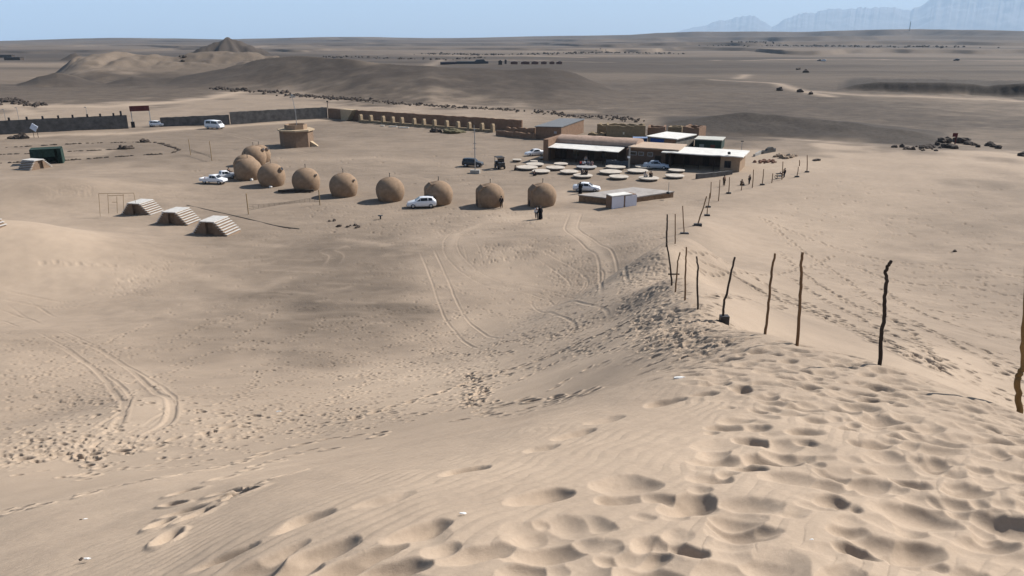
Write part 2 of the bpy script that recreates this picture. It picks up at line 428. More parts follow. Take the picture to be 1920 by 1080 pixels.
# trails
T = trail
T([(640, 795), (760, 757), (900, 712), (1040, 665), (1120, 630), (1210, 590)], .5, 1.15, .07)
T([(560, 800), (700, 775), (830, 735), (960, 690), (1090, 640), (1200, 600)], .8, 1.0, .05)
T([(920, 764), (1000, 752), (1060, 745), (1110, 737)], .5, 1.3, .07); T([(960, 772), (1030, 757), (1080, 748)], .6, 1.1, .05)
T([(0, 958), (60, 953), (120, 940), (200, 915), (270, 903), (340, 890), (420, 875), (500, 850), (600, 828), (690, 815), (720, 820)], .7, 1.35, .07)
T([(200, 955), (300, 930), (390, 910), (470, 880), (560, 850), (640, 840)], .9, 1.2, .06)
T([(240, 1010), (320, 970), (400, 945), (470, 915), (560, 880)], .5, 1.3, .08); T([(280, 1000), (370, 960), (450, 930), (520, 905)], .5, 1.4, .07)
T([(320, 940), (400, 930), (440, 925), (520, 900)], .5, 1.3, .07)
T([(250, 1030), (300, 1000), (340, 975)], .4, 1.2, .07)
T([(0, 862), (90, 858), (180, 850), (260, 845), (340, 822), (440, 800)], .8, 1.2, .06)
T([(140, 900), (180, 880), (150, 850)], .6, 1.1, .06)
T([(880, 765), (885, 740), (890, 715), (870, 700)], .5, 1.0, .06); T([(860, 770), (900, 750), (905, 725)], .5, 1.0, .06)
T([(60, 492), (100, 492), (150, 495), (200, 497), (230, 500)], .9, 1.3, .05)
for t in ([(1300, 480), (1400, 530), (1520, 585), (1640, 640), (1760, 700)], [(1280, 470), (1400, 512), (1560, 590), (1700, 660), (1780, 700)],
          [(1350, 500), (1450, 555), (1580, 610), (1720, 670)], [(1430, 410), (1480, 450), (1580, 520), (1680, 590), (1800, 650), (1920, 720)],
          [(1420, 405), (1500, 440), (1620, 480), (1760, 500), (1920, 520)], [(1440, 560), (1540, 590), (1680, 650), (1790, 700)],
          [(1520, 520), (1640, 590), (1740, 620), (1850, 660), (1920, 700)], [(1300, 500), (1360, 512), (1450, 515), (1560, 480)],
          [(1460, 470), (1580, 560), (1700, 620), (1760, 690)], [(1600, 500), (1700, 530), (1820, 540), (1920, 560)], [(1650, 540), (1760, 600), (1920, 640)],
          [(1320, 560), (1400, 560), (1470, 575)], [(1480, 520), (1600, 590), (1700, 640), (1780, 690)]):
    T(t, .75, 1.5, .07, .12)
scatter([(1560, 560), (1920, 620), (1920, 765), (1760, 690)], 130, 1.3, .08)
scatter([(1480, 480), (1920, 500), (1920, 620), (1560, 560)], 300, 1.6, .11)
scatter([(1500, 330), (1920, 340), (1920, 480), (1420, 460)], 240, 1.9, .12)
scatter([(300, 300), (1000, 280), (1100, 330), (900, 350), (400, 340)], 200, 2.2, .12)
scatter([(560, 380), (1080, 395), (1000, 440), (600, 440)], 260, 1.7, .1)
scatter([(1740, 700), (1905, 735), (1895, 775), (1820, 730)], 16, 1.2, .05)
# the well-trodden way up the crest from the camp
scatter([(1180, 430), (1250, 430), (1250, 560), (1290, 600), (1330, 640), (1200, 640), (1150, 560)], 760, 1.05, .055)
scatter([(1020, 540), (1150, 560), (1090, 640), (960, 650), (950, 590)], 420, 1.05, .05)
scatter([(1100, 410), (1250, 400), (1250, 480), (1160, 480)], 300, 1.1, .055)
scatter([(1200, 600), (1310, 600), (1390, 640), (1320, 670), (1190, 655)], 170, 1.2, .05)
scatter([(1260, 330), (1420, 330), (1330, 400), (1250, 430), (1240, 380)], 240, 1.2, .06)
scatter([(820, 610), (960, 640), (900, 720), (760, 700)], 200, 1.1, .06)
scatter([(820, 690), (930, 690), (920, 780), (850, 770)], 80, 1.2, .06)
scatter([(0, 700), (240, 720), (220, 840), (0, 880)], 380, 1.0, .06)
scatter([(0, 620), (250, 640), (240, 720), (0, 720)], 260, 1.0, .05)
scatter([(520, 650), (760, 640), (800, 700), (640, 800), (380, 830), (330, 740)], 420, 1.0, .06)
scatter([(0, 840), (160, 830), (420, 800), (600, 800), (420, 870), (160, 900), (0, 890)], 110, 1.0, .05)
scatter([(900, 460), (1050, 440), (1080, 470), (960, 490), (880, 500)], 300, 1.1, .07)
scatter([(1060, 470), (1150, 500), (1130, 560), (1020, 530)], 260, 1.1, .06)
scatter([(240, 500), (330, 480), (300, 540), (200, 560)], 120, 1.2, .05)
scatter([(300, 400), (800, 390), (1000, 420), (850, 450), (450, 400)], 200, 1.4, .05)
scatter([(230, 360), (420, 350), (400, 395), (260, 395)], 160, 1.3, .06)
scatter([(1080, 400), (1280, 390), (1340, 560), (1400, 640), (1260, 680), (1060, 690), (980, 560)], 420, 1.1, .06)
scatter([(760, 560), (1100, 500), (1160, 620), (900, 760), (560, 830), (480, 720)], 300, 1.0, .05)
scatter([(240, 440), (1000, 420), (1060, 520), (820, 640), (420, 640), (160, 560)], 420, 1.3, .05)
for _ in range(14):
    x0, y0 = random.uniform(200, 1000), random.uniform(420, 640); T([(x0, y0), (x0 + random.uniform(40, 90), y0 + random.uniform(-25, 20)), (x0 + random.uniform(120, 240), y0 + random.uniform(-50, 30))], .8, .9, .03)
scatter([(0, 600), (360, 640), (380, 840), (0, 880)], 420, .9, .05)
scatter([(480, 640), (1180, 590), (1180, 640), (760, 800), (430, 830)], 520, .95, .055)
for _ in range(34):
    x0, y0 = random.uniform(0, 900), random.uniform(620, 800); T([(x0, y0), (x0 + random.uniform(50, 110), y0 + random.uniform(-35, 15)), (x0 + random.uniform(140, 260), y0 + random.uniform(-75, 10))], .75, .95, .04)
# wheel tracks
def car_track(pts, depth=.05, wid=.13, clear=.55, gauge=.76):
    Q = pline(pts)
    for s in (-1, 1): groove(Q, s * gauge, wid, depth, depth * .55, clear)
car_track([(120, 640), (170, 665), (225, 705), (272, 745), (270, 790), (210, 825), (130, 850)], .07, .2)
car_track([(190, 820), (240, 790), (285, 750), (262, 722), (160, 655), (90, 620)], .05, .13)
car_track([(-30, 545), (50, 562), (110, 572), (180, 568), (270, 560), (330, 562)], .09, .17, .3)
car_track([(-30, 580), (30, 600), (60, 612)], .07, .14, .3); car_track([(30, 565), (60, 585), (90, 600)], .06, .13, .3)
car_track([(0, 660), (110, 650), (250, 612), (300, 605)], .04, .1, .6)
car_track([(800, 470), (822, 520), (850, 590), (880, 625), (925, 645)], .06, .14, .9)
car_track([(900, 420), (855, 440), (845, 465), (870, 500), (920, 530), (1000, 545), (1060, 560)], .05, .12, .6)
car_track([(1080, 400), (1072, 430), (1110, 460), (1138, 490), (1152, 540)], .08, .17, .9)
car_track([(1000, 470), (1050, 500), (1085, 530), (1072, 555)], .06, .14, .7)
car_track([(1080, 500), (1115, 515), (1100, 545), (1060, 560)], .06, .14, .7)
car_track([(1010, 560), (1090, 585), (1110, 605)], .05, .13, .5)
car_track([(620, 500), (632, 480), (615, 470), (640, 462)], .04, .12, .7)
car_track([(880, 455), (890, 490), (870, 500)], .04, .12, .6)
for k in range(3): car_track([(50 + 20 * k, 345 + 4 * k), (110, 362 + 3 * k), (160, 352 + 5 * k), (120 - 10 * k, 340 + 3 * k)], .07, .16, .5)
car_track([(1520, 480), (1600, 470), (1660, 440), (1640, 420)], .05, .14, .3); car_track([(1500, 500), (1610, 485), (1680, 450)], .04, .14, .3)
car_track([(820, 295), (700, 300), (560, 285), (420, 250), (330, 240)], .03, .2, .5)
car_track([(1000, 330), (850, 345), (760, 330), (600, 300)], .03, .2, .4)
# bare ways
lane([(1080, 400), (1072, 430), (1110, 460), (1138, 490), (1152, 540)], .55, .9)
lane([(900, 420), (855, 440), (845, 465), (870, 500), (920, 530)], .45, .6)
lane([(850, 590), (880, 625), (925, 645)], .4, .7)
lane([(225, 705), (272, 745), (270, 790), (210, 825), (130, 850)], .45, .8); lane([(270, 700), (310, 735), (305, 780), (240, 830)], .45, .8)
lane([(0, 197), (100, 200), (200, 200), (300, 194), (400, 184), (450, 172)], 5, .9)
lane([(-40, 192), (40, 205), (60, 215)], 5, .8)
lane([(30, 258), (120, 252), (240, 250), (330, 243), (430, 237), (560, 228), (615, 224)], 3, .9)
lane([(1340, 113), (1450, 112), (1600, 111), (1750, 113), (1920, 114)], 6, .8)
lane([(1340, 150), (1440, 155), (1500, 170), (1560, 182)], 4, .7); lane([(1400, 140), (1380, 148)], 4, .6)
lane([(1500, 170), (1600, 178), (1750, 182), (1920, 190)], 6, .6)
lane([(640, 103), (760, 101), (870, 105), (980, 104), (1100, 108)], 10, .5); lane([(700, 118), (830, 112), (960, 113), (1150, 117)], 8, .4)
lane([(860, 310), (700, 296), (520, 300)], 3, .35)
for k in range(46):
    a = random.uniform(0, 1); px = 340 + a * 480; py = 450 + random.random() * 190
    L = random.uniform(14, 46); lane([(px, py), (px + L, py + random.uniform(-4, 3)), (px + 2 * L, py + random.uniform(-7, 6))], random.uniform(.2, .55), random.uniform(.1, .3))
for L in ([(345, 508), (400, 520), (455, 540), (500, 545)], [(420, 535), (480, 545), (540, 520)], [(380, 515), (440, 528)], [(645, 448), (700, 455), (735, 460)], [(470, 455), (530, 462)]): lane(L, 1.1, .4)

near = (1 - sstep(14, 17, R2))
for _ in range(1):
    PIT[1:-1] = (PIT[:-2] + 2 * PIT[1:-1] + PIT[2:]) / 4
    PIT[:, 1:-1] = (PIT[:, :-2] + 2 * PIT[:, 1:-1] + PIT[:, 2:]) / 4
Z2 += PIT
Z2 += DENT
# wind ripples on the untrodden sand of the near flank
smoothness = np.clip(1 + PIT / .02, 0, 1)
ph = (X2 * math.sin(math.radians(52)) - Y2 * math.cos(math.radians(52)) + .22 * fbm(X2 / .9, Y2 / .9, 3, 81)) / .13
rp = (np.abs((ph % 1.0) - .38) / .62).clip(0, 1)
Z2 += -.012 * rp * smoothness * (1 - sstep(11, 17, R2)) * (.35 + .65 * sstep(-.2, .3, fbm(X2 / 2.3, Y2 / 2.3, 3, 83)))
Z2 += (1 - sstep(9, 16, R2)) * (.010 * fbm(X2 / .35, Y2 / .35, 3, 85) + .03 * fbm(X2 / 1.4, Y2 / 1.4, 2, 86))

# gravel or sand, by place
GP = [(600, 600, 1), (500, 560, .9), (700, 520, .9), (480, 620, .6), (750, 600, .95), (850, 560, .35), (900, 600, .1), (650, 470, .85), (450, 470, .65), (350, 480, .5),
      (150, 480, 0), (50, 470, 0), (250, 520, .1), (100, 560, .15), (300, 560, .5), (200, 640, .45), (400, 640, .6), (250, 600, .4), (100, 700, .3), (300, 700, .4),
      (500, 680, .4), (600, 660, .7), (700, 690, .1), (800, 700, 0), (850, 480, .3), (1000, 458, .7), (960, 500, .02), (1060, 480, .3), (1130, 490, .6), (1100, 560, .1),
      (300, 330, .7), (700, 290, .7), (600, 250, .62), (450, 250, .6), (750, 330, .7), (850, 400, .62), (500, 400, .65), (1000, 300, .7), (200, 290, .65), (1150, 350, .65), (900, 350, .66), (1100, 420, .25), (1200, 430, .3),
      (1000, 400, .1), (200, 310, .4), (100, 400, .25), (200, 420, .4), (1600, 350, .2), (1500, 420, .15), (1700, 300, .15), (1850, 420, .6), (1900, 380, .5), (1750, 500, .5),
      (1600, 470, .15), (1450, 460, .2), (1850, 560, .5), (1900, 640, .45), (1500, 540, .3), (1420, 560, .15), (1650, 600, .3), (1560, 290, .05), (1450, 310, .15), (1880, 300, .1),
      (100, 220, .3), (300, 206, .35), (100, 185, .85), (300, 178, .9), (600, 195, .35), (720, 205, .3), (900, 218, .35), (1080, 226, .5), (700, 170, .9), (900, 170, .9), (1100, 200, .9),
      (1300, 170, .9), (1600, 200, .97), (1800, 230, .97), (1500, 240, 1), (1200, 130, .9), (180, 118, .55), (260, 115, .8), (380, 112, .85), (470, 112, .85), (560, 112, .9), (700, 120, 1), (1000, 135, 1),
      (1750, 178, .5), (1880, 186, .5), (1900, 268, .75), (1480, 262, .5), (1700, 268, .6), (150, 150, .9), (60, 140, .8), (300, 150, .95), (450, 185, .35), (1400, 205, .97), (1600, 130, .9), (1850, 140, .9),
      (900, 100, .75), (400, 90, .8), (1500, 90, .85), (100, 90, .75), (1200, 80, .9), (700, 80, .95), (960, 1000, 0), (400, 1000, 0), (1600, 900, 0), (100, 950, 0), (1000, 700, 0), (200, 850, .05), (428, 88, 1), (140, 94, 1), (1900, 740, .1), (1700, 690, 0), (1650, 167, 1), (1720, 168, 1), (1850, 167, 1), (1750, 158, 1), (1600, 250, 1), (1350, 235, 1), (1450, 220, 1), (1550, 225, 1), (1000, 145, 1), (850, 145, 1)]
gp = []
for px, py, g in GP:
    p = hit(px, py); gp.append((math.atan2(p.x, p.y), math.log(math.hypot(p.x, p.y)), g * (1.0 if math.hypot(p.x, p.y) > 170 else .80 if 350 <= px <= 860 and 440 <= py <= 670 else .68)))
gp = np.array(gp)
wx = T2.astype(np.float32) + (.05 * fbm(X2 / 14, Y2 / 14, 3, 91) * sstep(8, 30, R2)).astype(np.float32)
wy = np.log(R2).astype(np.float32) + (.16 * fbm(X2 / 11 + 40, Y2 / 11, 3, 92) * sstep(8, 30, R2) * (1 - .6 * sstep(200, 800, R2))).astype(np.float32)
num = np.zeros_like(wx); den = np.zeros_like(wx)
for a, l, g in gp:
    w = 1.0 / ((1.3 * (wx - a)) ** 2 + (wy - l) ** 2 + .0012) ** 1.7
    num += w * g; den += w
GRAV = num / den
GRAV = GRAV + .12 * fbm(X2 / 3.5, Y2 / 1.8, 4, 95) * sstep(10, 40, R2) * (1 - sstep(250, 700, R2)) * sstep(.08, .3, GRAV)
GRAV += .38 * fbm(X2 / 420, Y2 / 120, 4, 97) * sstep(200, 700, R2)
GRAV = np.maximum(GRAV, sstep(900, 1700, R2) * (.86 + .14 * fbm(X2 / 900, Y2 / 900, 3, 99)))
GRAV = np.clip(GRAV, 0, 1) * (1 - np.clip(GRAV_CLEAR, 0, 1))

def wire_grid(name, X, Y, Z, attrs):
    nt, nr = X.shape
    me = bpy.data.meshes.new(name)
    co = np.empty((nt * nr, 3), np.float32); co[:, 0] = X.ravel(); co[:, 1] = Y.ravel(); co[:, 2] = Z.ravel()
    i = np.arange((nt - 1) * (nr - 1)); ii = i // (nr - 1); jj = i % (nr - 1); v = ii * nr + jj
    quad = np.stack([v, v + 1, v + nr + 1, v + nr], 1).astype(np.int32)[:, ::-1]
    me.vertices.add(len(co)); me.vertices.foreach_set('co', co.ravel())
    me.loops.add(quad.size); me.loops.foreach_set('vertex_index', quad.ravel())
    me.polygons.add(len(quad)); me.polygons.foreach_set('loop_start', np.arange(len(quad), dtype=np.int32) * 4)
    me.polygons.foreach_set('use_smooth', np.ones(len(quad), bool))
    me.update(calc_edges=True)
    for k, a in attrs.items():
        at = me.attributes.new(k, 'FLOAT', 'POINT'); at.data.foreach_set('value', a.astype(np.float32).ravel())
    o = bpy.data.objects.new(name, me); ROOTC.objects.link(o)
    return o
ground_o = wire_grid('desert_ground', X2, Y2, Z2, {'gravel': GRAV, 'bank': np.clip(BANK, 0, 1)})
ground_o['kind'] = 'structure'

# ------------------------------------------------------------------ materials
def new_mat(name):
    m = bpy.data.materials.new(name); m.use_nodes = True
    nt = m.node_tree; b = nt.nodes['Principled BSDF']
    return m, nt, b
def node(nt, typ, **kw):
    n = nt.nodes.new(typ)
    for k, v in kw.items(): setattr(n, k, v)
    return n
def sand_material():
    m, nt, b = new_mat('sand_and_gravel'); L = nt.links
    geo = node(nt, 'ShaderNodeNewGeometry')
    at = node(nt, 'ShaderNodeAttribute', attribute_name='gravel')
    def noise(scale, detail=4, rough=.55):
        n = node(nt, 'ShaderNodeTexNoise'); n.inputs['Scale'].default_value = scale; n.inputs['Detail'].default_value = detail
        n.inputs['Roughness'].default_value = rough; L.new(geo.outputs['Position'], n.inputs['Vector']); return n
    def ramp(src, a, b_, lo, hi):
        r = node(nt, 'ShaderNodeMapRange'); L.new(src, r.inputs[0])
        for k, v in zip((1, 2, 3, 4), (a, b_, lo, hi)): r.inputs[k].default_value = v
        return r.outputs[0]
    def mix(f, a, b_, mode='MIX'):
        x = node(nt, 'ShaderNodeMix', data_type='RGBA', blend_type=mode)
        if isinstance(f, float): x.inputs[0].default_value = f
        else: L.new(f, x.inputs[0])
        for v, s in ((a, x.inputs[6]), (b_, x.inputs[7])):
            if isinstance(v, tuple): s.default_value = v
            else: L.new(v, s)
        return x.outputs[2]
    n_big = noise(.09, 5); n_mid = noise(1.1, 5); n_fine = noise(26, 3, .7); n_grit = noise(210, 2, .7)
    sand = mix(ramp(n_big.outputs[0], .35, .65, 0, 1), SAND_A, SAND_B)
    sand = mix(ramp(n_mid.outputs[0], .35, .7, 0, .42), sand, SAND_C)
    sand = mix(ramp(noise(5.5, 5, .7).outputs[0], .45, .72, 0, .18), sand, SAND_C)
    sand = mix(ramp(noise(.35, 6, .65).outputs[0], .48, .70, 0, .22), sand, SAND_C)
    grav = mix(ramp(n_mid.outputs[0], .3, .7, 0, 1), GRAV_A, GRAV_B)
    grav = mix(ramp(n_fine.outputs[0], .52, .68, 0, .45), grav, GRAV_C)
    col = mix(at.outputs['Fac'], sand, grav)
    bk = node(nt, 'ShaderNodeAttribute', attribute_name='bank')
    col = mix(ramp(bk.outputs['Fac'], 0, 1, 0, .85), col, mix(ramp(n_mid.outputs[0], .3, .7, 0, 1), (.030, .025, .022, 1), (.060, .050, .042, 1)))  # near-black bank tone: dark gravel with shade painted in
    v = node(nt, 'ShaderNodeHueSaturation'); L.new(col, v.inputs['Color'])
    mm = node(nt, 'ShaderNodeMath', operation='ADD'); L.new(ramp(n_fine.outputs[0], .3, .7, -.07, .07), mm.inputs[0]); L.new(ramp(n_grit.outputs[0], .3, .7, .92, 1.08), mm.inputs[1])
    L.new(mm.outputs[0], v.inputs['Value'])
    L.new(v.outputs[0], b.inputs['Base Color'])
    b.inputs['Roughness'].default_value = .95
    b.inputs['Specular IOR Level'].default_value = .12
    bp = node(nt, 'ShaderNodeBump'); bp.inputs['Strength'].default_value = .35; bp.inputs['Distance'].default_value = .012
    L.new(n_grit.outputs[0], bp.inputs['Height'])
    bp2 = node(nt, 'ShaderNodeBump'); bp2.inputs['Distance'].default_value = .05
    L.new(ramp(at.outputs['Fac'], 0, 1, .12, .8), bp2.inputs['Strength'])
    L.new(noise(9, 4, .65).outputs[0], bp2.inputs['Height']); L.new(bp.outputs[0], bp2.inputs['Normal'])
    L.new(bp2.outputs[0], b.inputs['Normal'])
    return m
SAND_A = (.388, .302, .224, 1); SAND_B = (.346, .269, .199, 1); SAND_C = (.283, .219, .163, 1)
GRAV_A = (.074, .0585, .047, 1); GRAV_B = (.053, .042, .034, 1); GRAV_C = (.033, .027, .022, 1)
ground_o.data.materials.append(sand_material())
# ------------------------------------------------------------------ object builders
_M = {}
def mat(name, col, rough=.8, var=.18, scale=3.0, metal=0.0, bump=0.0, bscale=30.0, spec=.3, stretch=(1, 1, 1)):
    """procedural paint, plaster, cloth or metal with uneven tone and grain"""
    if name in _M: return _M[name]
    m, nt, b = new_mat(name); L = nt.links
    tc = node(nt, 'ShaderNodeTexCoord'); mp = node(nt, 'ShaderNodeMapping'); mp.inputs['Scale'].default_value = stretch
    L.new(tc.outputs['Object'], mp.inputs[0])
    n = node(nt, 'ShaderNodeTexNoise'); n.inputs['Scale'].default_value = scale; n.inputs['Detail'].default_value = 6; n.inputs['Roughness'].default_value = .62
    L.new(mp.outputs[0], n.inputs['Vector'])
    r = node(nt, 'ShaderNodeValToRGB')
    r.color_ramp.elements[0].position = .3; r.color_ramp.elements[1].position = .72
    r.color_ramp.elements[0].color = tuple(c * (1 - var) for c in col[:3]) + (1,); r.color_ramp.elements[1].color = tuple(min(1, c * (1 + var)) for c in col[:3]) + (1,)
    L.new(n.outputs[0], r.inputs[0]); L.new(r.outputs[0], b.inputs['Base Color'])
    b.inputs['Roughness'].default_value = rough; b.inputs['Metallic'].default_value = metal; b.inputs['Specular IOR Level'].default_value = spec
    if bump:
        n2 = node(nt, 'ShaderNodeTexNoise'); n2.inputs['Scale'].default_value = bscale; n2.inputs['Detail'].default_value = 4
        L.new(mp.outputs[0], n2.inputs['Vector'])
        bp = node(nt, 'ShaderNodeBump'); bp.inputs['Strength'].default_value = bump; bp.inputs['Distance'].default_value = .03
        L.new(n2.outputs[0], bp.inputs['Height']); L.new(bp.outputs[0], b.inputs['Normal'])
    _M[name] = m
    return m
def block_mat(name, c1, c2, mortar, scale):
    if name in _M: return _M[name]
    m, nt, b = new_mat(name); L = nt.links
    tc = node(nt, 'ShaderNodeTexCoord'); mp = node(nt, 'ShaderNodeMapping'); mp.inputs['Rotation'].default_value = (math.radians(90), 0, 0)
    L.new(tc.outputs['Object'], mp.inputs[0])
    br = node(nt, 'ShaderNodeTexBrick'); L.new(mp.outputs[0], br.inputs['Vector'])
    br.inputs['Color1'].default_value = c1; br.inputs['Color2'].default_value = c2; br.inputs['Mortar'].default_value = mortar
    br.inputs['Scale'].default_value = scale; br.inputs['Mortar Size'].default_value = .03; br.inputs['Bias'].default_value = -.2
    n = node(nt, 'ShaderNodeTexNoise'); n.inputs['Scale'].default_value = .8; n.inputs['Detail'].default_value = 6; L.new(tc.outputs['Object'], n.inputs['Vector'])
    hs = node(nt, 'ShaderNodeHueSaturation'); mr = node(nt, 'ShaderNodeMapRange'); L.new(n.outputs[0], mr.inputs[0])
    for k, v in zip((1, 2, 3, 4), (.3, .7, .7, 1.25)): mr.inputs[k].default_value = v
    L.new(mr.outputs[0], hs.inputs['Value']); L.new(br.outputs['Color'], hs.inputs['Color']); L.new(hs.outputs[0], b.inputs['Base Color'])
    b.inputs['Roughness'].default_value = .95; b.inputs['Specular IOR Level'].default_value = .1
    _M[name] = m
    return m
MUD = lambda: mat('mud_plaster', (.29, .205, .14), .95, .16, 2.2, bump=.5, bscale=9, spec=.1)
MUD_R = lambda: mat('reddish_mud_plaster', (.21, .135, .092), .95, .18, 1.5, bump=.5, bscale=7, spec=.1)
MUD_P = lambda: mat('pale_mud_plaster', (.40, .31, .21), .95, .16, 1.8, bump=.5, bscale=8, spec=.1)
WHITE = lambda: mat('white_car_paint', (.74, .75, .77), .28, .03, .8, spec=.5)
WHITEROOF = lambda: mat('white_roof_sheet', (.60, .58, .535), .75, .28, .8, bump=.2, bscale=3, stretch=(1, 6, 1))
GLASS = lambda: mat('dark_window_glass', (.015, .018, .022), .08, .1, 2, spec=.5)
RUBBER = lambda: mat('tyre_rubber', (.022, .021, .02), .85, .2, 8)
STEEL = lambda: mat('grey_galvanised_steel', (.30, .30, .30), .5, .15, 4, metal=.6)
RIM = lambda: mat('silver_wheel_rim', (.45, .46, .47), .35, .1, 5, metal=.7)
DARK = lambda: mat('black_weathered_metal', (.025, .025, .027), .6, .3, 4)
WOOD = lambda: mat('weathered_wood', (.16, .095, .05), .85, .35, 6, bump=.5, bscale=40, stretch=(1, 1, .2))
WOODD = lambda: mat('charred_dark_wood', (.035, .026, .02), .85, .4, 6, bump=.5, bscale=40, stretch=(1, 1, .2))
WOODL = lambda: mat('pale_dry_wood', (.27, .19, .10), .85, .3, 6, bump=.5, bscale=40, stretch=(1, 1, .2))
BLOCKS = lambda: block_mat('grey_block_masonry', (.105, .10, .095, 1), (.075, .072, .07, 1), (.14, .13, .12, 1), 1.6)
CONC = lambda: mat('grey_concrete', (.30, .285, .26), .9, .15, 2, bump=.3)
ROCK = lambda: mat('dark_brown_rock', (.070, .055, .045), .95, .4, 2.5, bump=.8, bscale=5, spec=.15)

class MB:
    def __init__(s): s.v = []; s.f = []; s.sm = []
    def add(s, vs, fs, smooth=False):
        o = len(s.v); s.v += [tuple(v) for v in vs]; s.f += [tuple(i + o for i in f) for f in fs]; s.sm += [smooth] * len(fs); return s
    def box(s, x0, x1, y0, y1, z0, z1):
        vs = [(x, y, z) for x in (x0, x1) for y in (y0, y1) for z in (z0, z1)]
        return s.add(vs, [(0, 1, 3, 2), (4, 6, 7, 5), (0, 4, 5, 1), (2, 3, 7, 6), (0, 2, 6, 4), (1, 5, 7, 3)])
    def prism(s, poly, z0, z1):
        """plan outline raised from z0 to z1 (either may be a list, one height per corner)"""
        n = len(poly); a = z0 if hasattr(z0, '__len__') else [z0] * n; b = z1 if hasattr(z1, '__len__') else [z1] * n
        area = sum(poly[i][0] * poly[(i + 1) % n][1] - poly[(i + 1) % n][0] * poly[i][1] for i in range(n))
        if area < 0: poly = poly[::-1]; a = a[::-1]; b = b[::-1]
        vs = [(p[0], p[1], h) for p, h in zip(poly, a)] + [(p[0], p[1], h) for p, h in zip(poly, b)]
        return s.add(vs, [tuple(range(n))[::-1], tuple(range(n, 2 * n))] + [(i, (i + 1) % n, n + (i + 1) % n, n + i) for i in range(n)])
    def extr(s, prof, y0, y1):
        """x-z outline pushed from y0 to y1"""
        n = len(prof); vs = [(x, y0, z) for x, z in prof] + [(x, y1, z) for x, z in prof]
        return s.add(vs, [tuple(range(n)), tuple(range(n, 2 * n))[::-1]] + [((i + 1) % n, i, n + i, n + (i + 1) % n) for i in range(n)])
    def lathe(s, prof, n=24, cx=0, cy=0, smooth=True, wob=0.0, seed=0):
        m = len(prof); vs = []
        for k in range(n):
            a = 2 * math.pi * k / n
            for j, (r, z) in enumerate(prof):
                rr = r * (1 + wob * math.sin(3 * a + seed + z) * math.cos(2 * a + 1.7 * seed))
                vs.append((cx + rr * math.cos(a), cy + rr * math.sin(a), z))
        fs = [(k * m + j, ((k + 1) % n) * m + j, ((k + 1) % n) * m + j + 1, k * m + j + 1) for k in range(n) for j in range(m - 1)]
        s.add(vs, fs, smooth)
        if prof[0][0] > 1e-5: s.add([vs[k * m] for k in range(n)], [tuple(range(n))[::-1]])
        if prof[-1][0] > 1e-5: s.add([vs[k * m + m - 1] for k in range(n)], [tuple(range(n))])
        return s
    def tube(s, pts, rad, n=8, smooth=True):
        pts = [Vector(p) for p in pts]; rad = rad if hasattr(rad, '__len__') else [rad] * len(pts); vs = []
        for i, p in enumerate(pts):
            t = (pts[min(i + 1, len(pts) - 1)] - pts[max(i - 1, 0)]).normalized()
            a = t.cross(Vector((0, 1, 0)) if abs(t.y) < .9 else Vector((1, 0, 0))).normalized(); b = t.cross(a)
            vs += [p + (a * math.cos(2 * math.pi * k / n) + b * math.sin(2 * math.pi * k / n)) * rad[i] for k in range(n)]
        fs = [(i * n + k, i * n + (k + 1) % n, (i + 1) * n + (k + 1) % n, (i + 1) * n + k) for i in range(len(pts) - 1) for k in range(n)]
        s.add(vs, fs, smooth); e = (len(pts) - 1) * n
        s.add(vs[:n], [tuple(range(n))[::-1]]); s.add(vs[e:], [tuple(range(n))]); return s
    def rock(s, c, r, seed, flat=.7, n=2):
        bm = bmesh.new(); bmesh.ops.create_icosphere(bm, subdivisions=n, radius=1); rn = random.Random(seed)
        k = [rn.uniform(1.3, 2.6) for _ in range(6)]; q = [rn.uniform(0, 6) for _ in range(6)]; sx, sy = rn.uniform(.75, 1.3), rn.uniform(.7, 1.2)
        for v in bm.verts:
            d = 1 + .20 * math.sin(k[0] * v.co.x * 2 + q[0]) * math.cos(k[1] * v.co.y * 2 + q[1]) + .15 * math.sin(k[2] * v.co.z * 3 + q[2] + v.co.x * 2) + rn.uniform(-.08, .08)
            v.co = Vector((c[0] + v.co.x * d * r * sx, c[1] + v.co.y * d * r * sy, c[2] + v.co.z * d * r * flat))
        bm.verts.index_update()
        s.add([v.co[:] for v in bm.verts], [tuple(v.index for v in f.verts) for f in bm.faces]); bm.free(); return s
    def xf(s, M):
        s.v = [tuple(M @ Vector(v)) for v in s.v]; return s
    def build(s, name, material, parent=None, loc=None, rz=0):
        me = bpy.data.meshes.new(name); me.from_pydata(s.v, [], s.f); me.update()
        me.polygons.foreach_set('use_smooth', s.sm)
        bm = bmesh.new(); bm.from_mesh(me); bmesh.ops.recalc_face_normals(bm, faces=bm.faces); bm.to_mesh(me); bm.free()
        me.materials.append(material)
        o = bpy.data.objects.new(name, me); ROOTC.objects.link(o)
        if parent: o.parent = parent
        if loc is not None: o.location = loc
        if rz: o.rotation_euler.z = rz
        return o
def tag(o, label, cat, group=None, kind=None):
    o['label'] = label; o['category'] = cat
    if group: o['group'] = group
    if kind: o['kind'] = kind
    return o
def thing(name, label, cat, loc, rz=0, group=None):
    o = bpy.data.objects.new(name, None); ROOTC.objects.link(o); o.empty_display_size = .3
    o.location = loc; o.rotation_euler.z = rz
    return tag(o, label, cat, group)
def copy_tree(o, parent=None):
    c = o.copy(); ROOTC.objects.link(c)
    if parent: c.parent = parent
    for ch in [x for x in bpy.data.objects if x.parent == o]: copy_tree(ch, c)
    return c

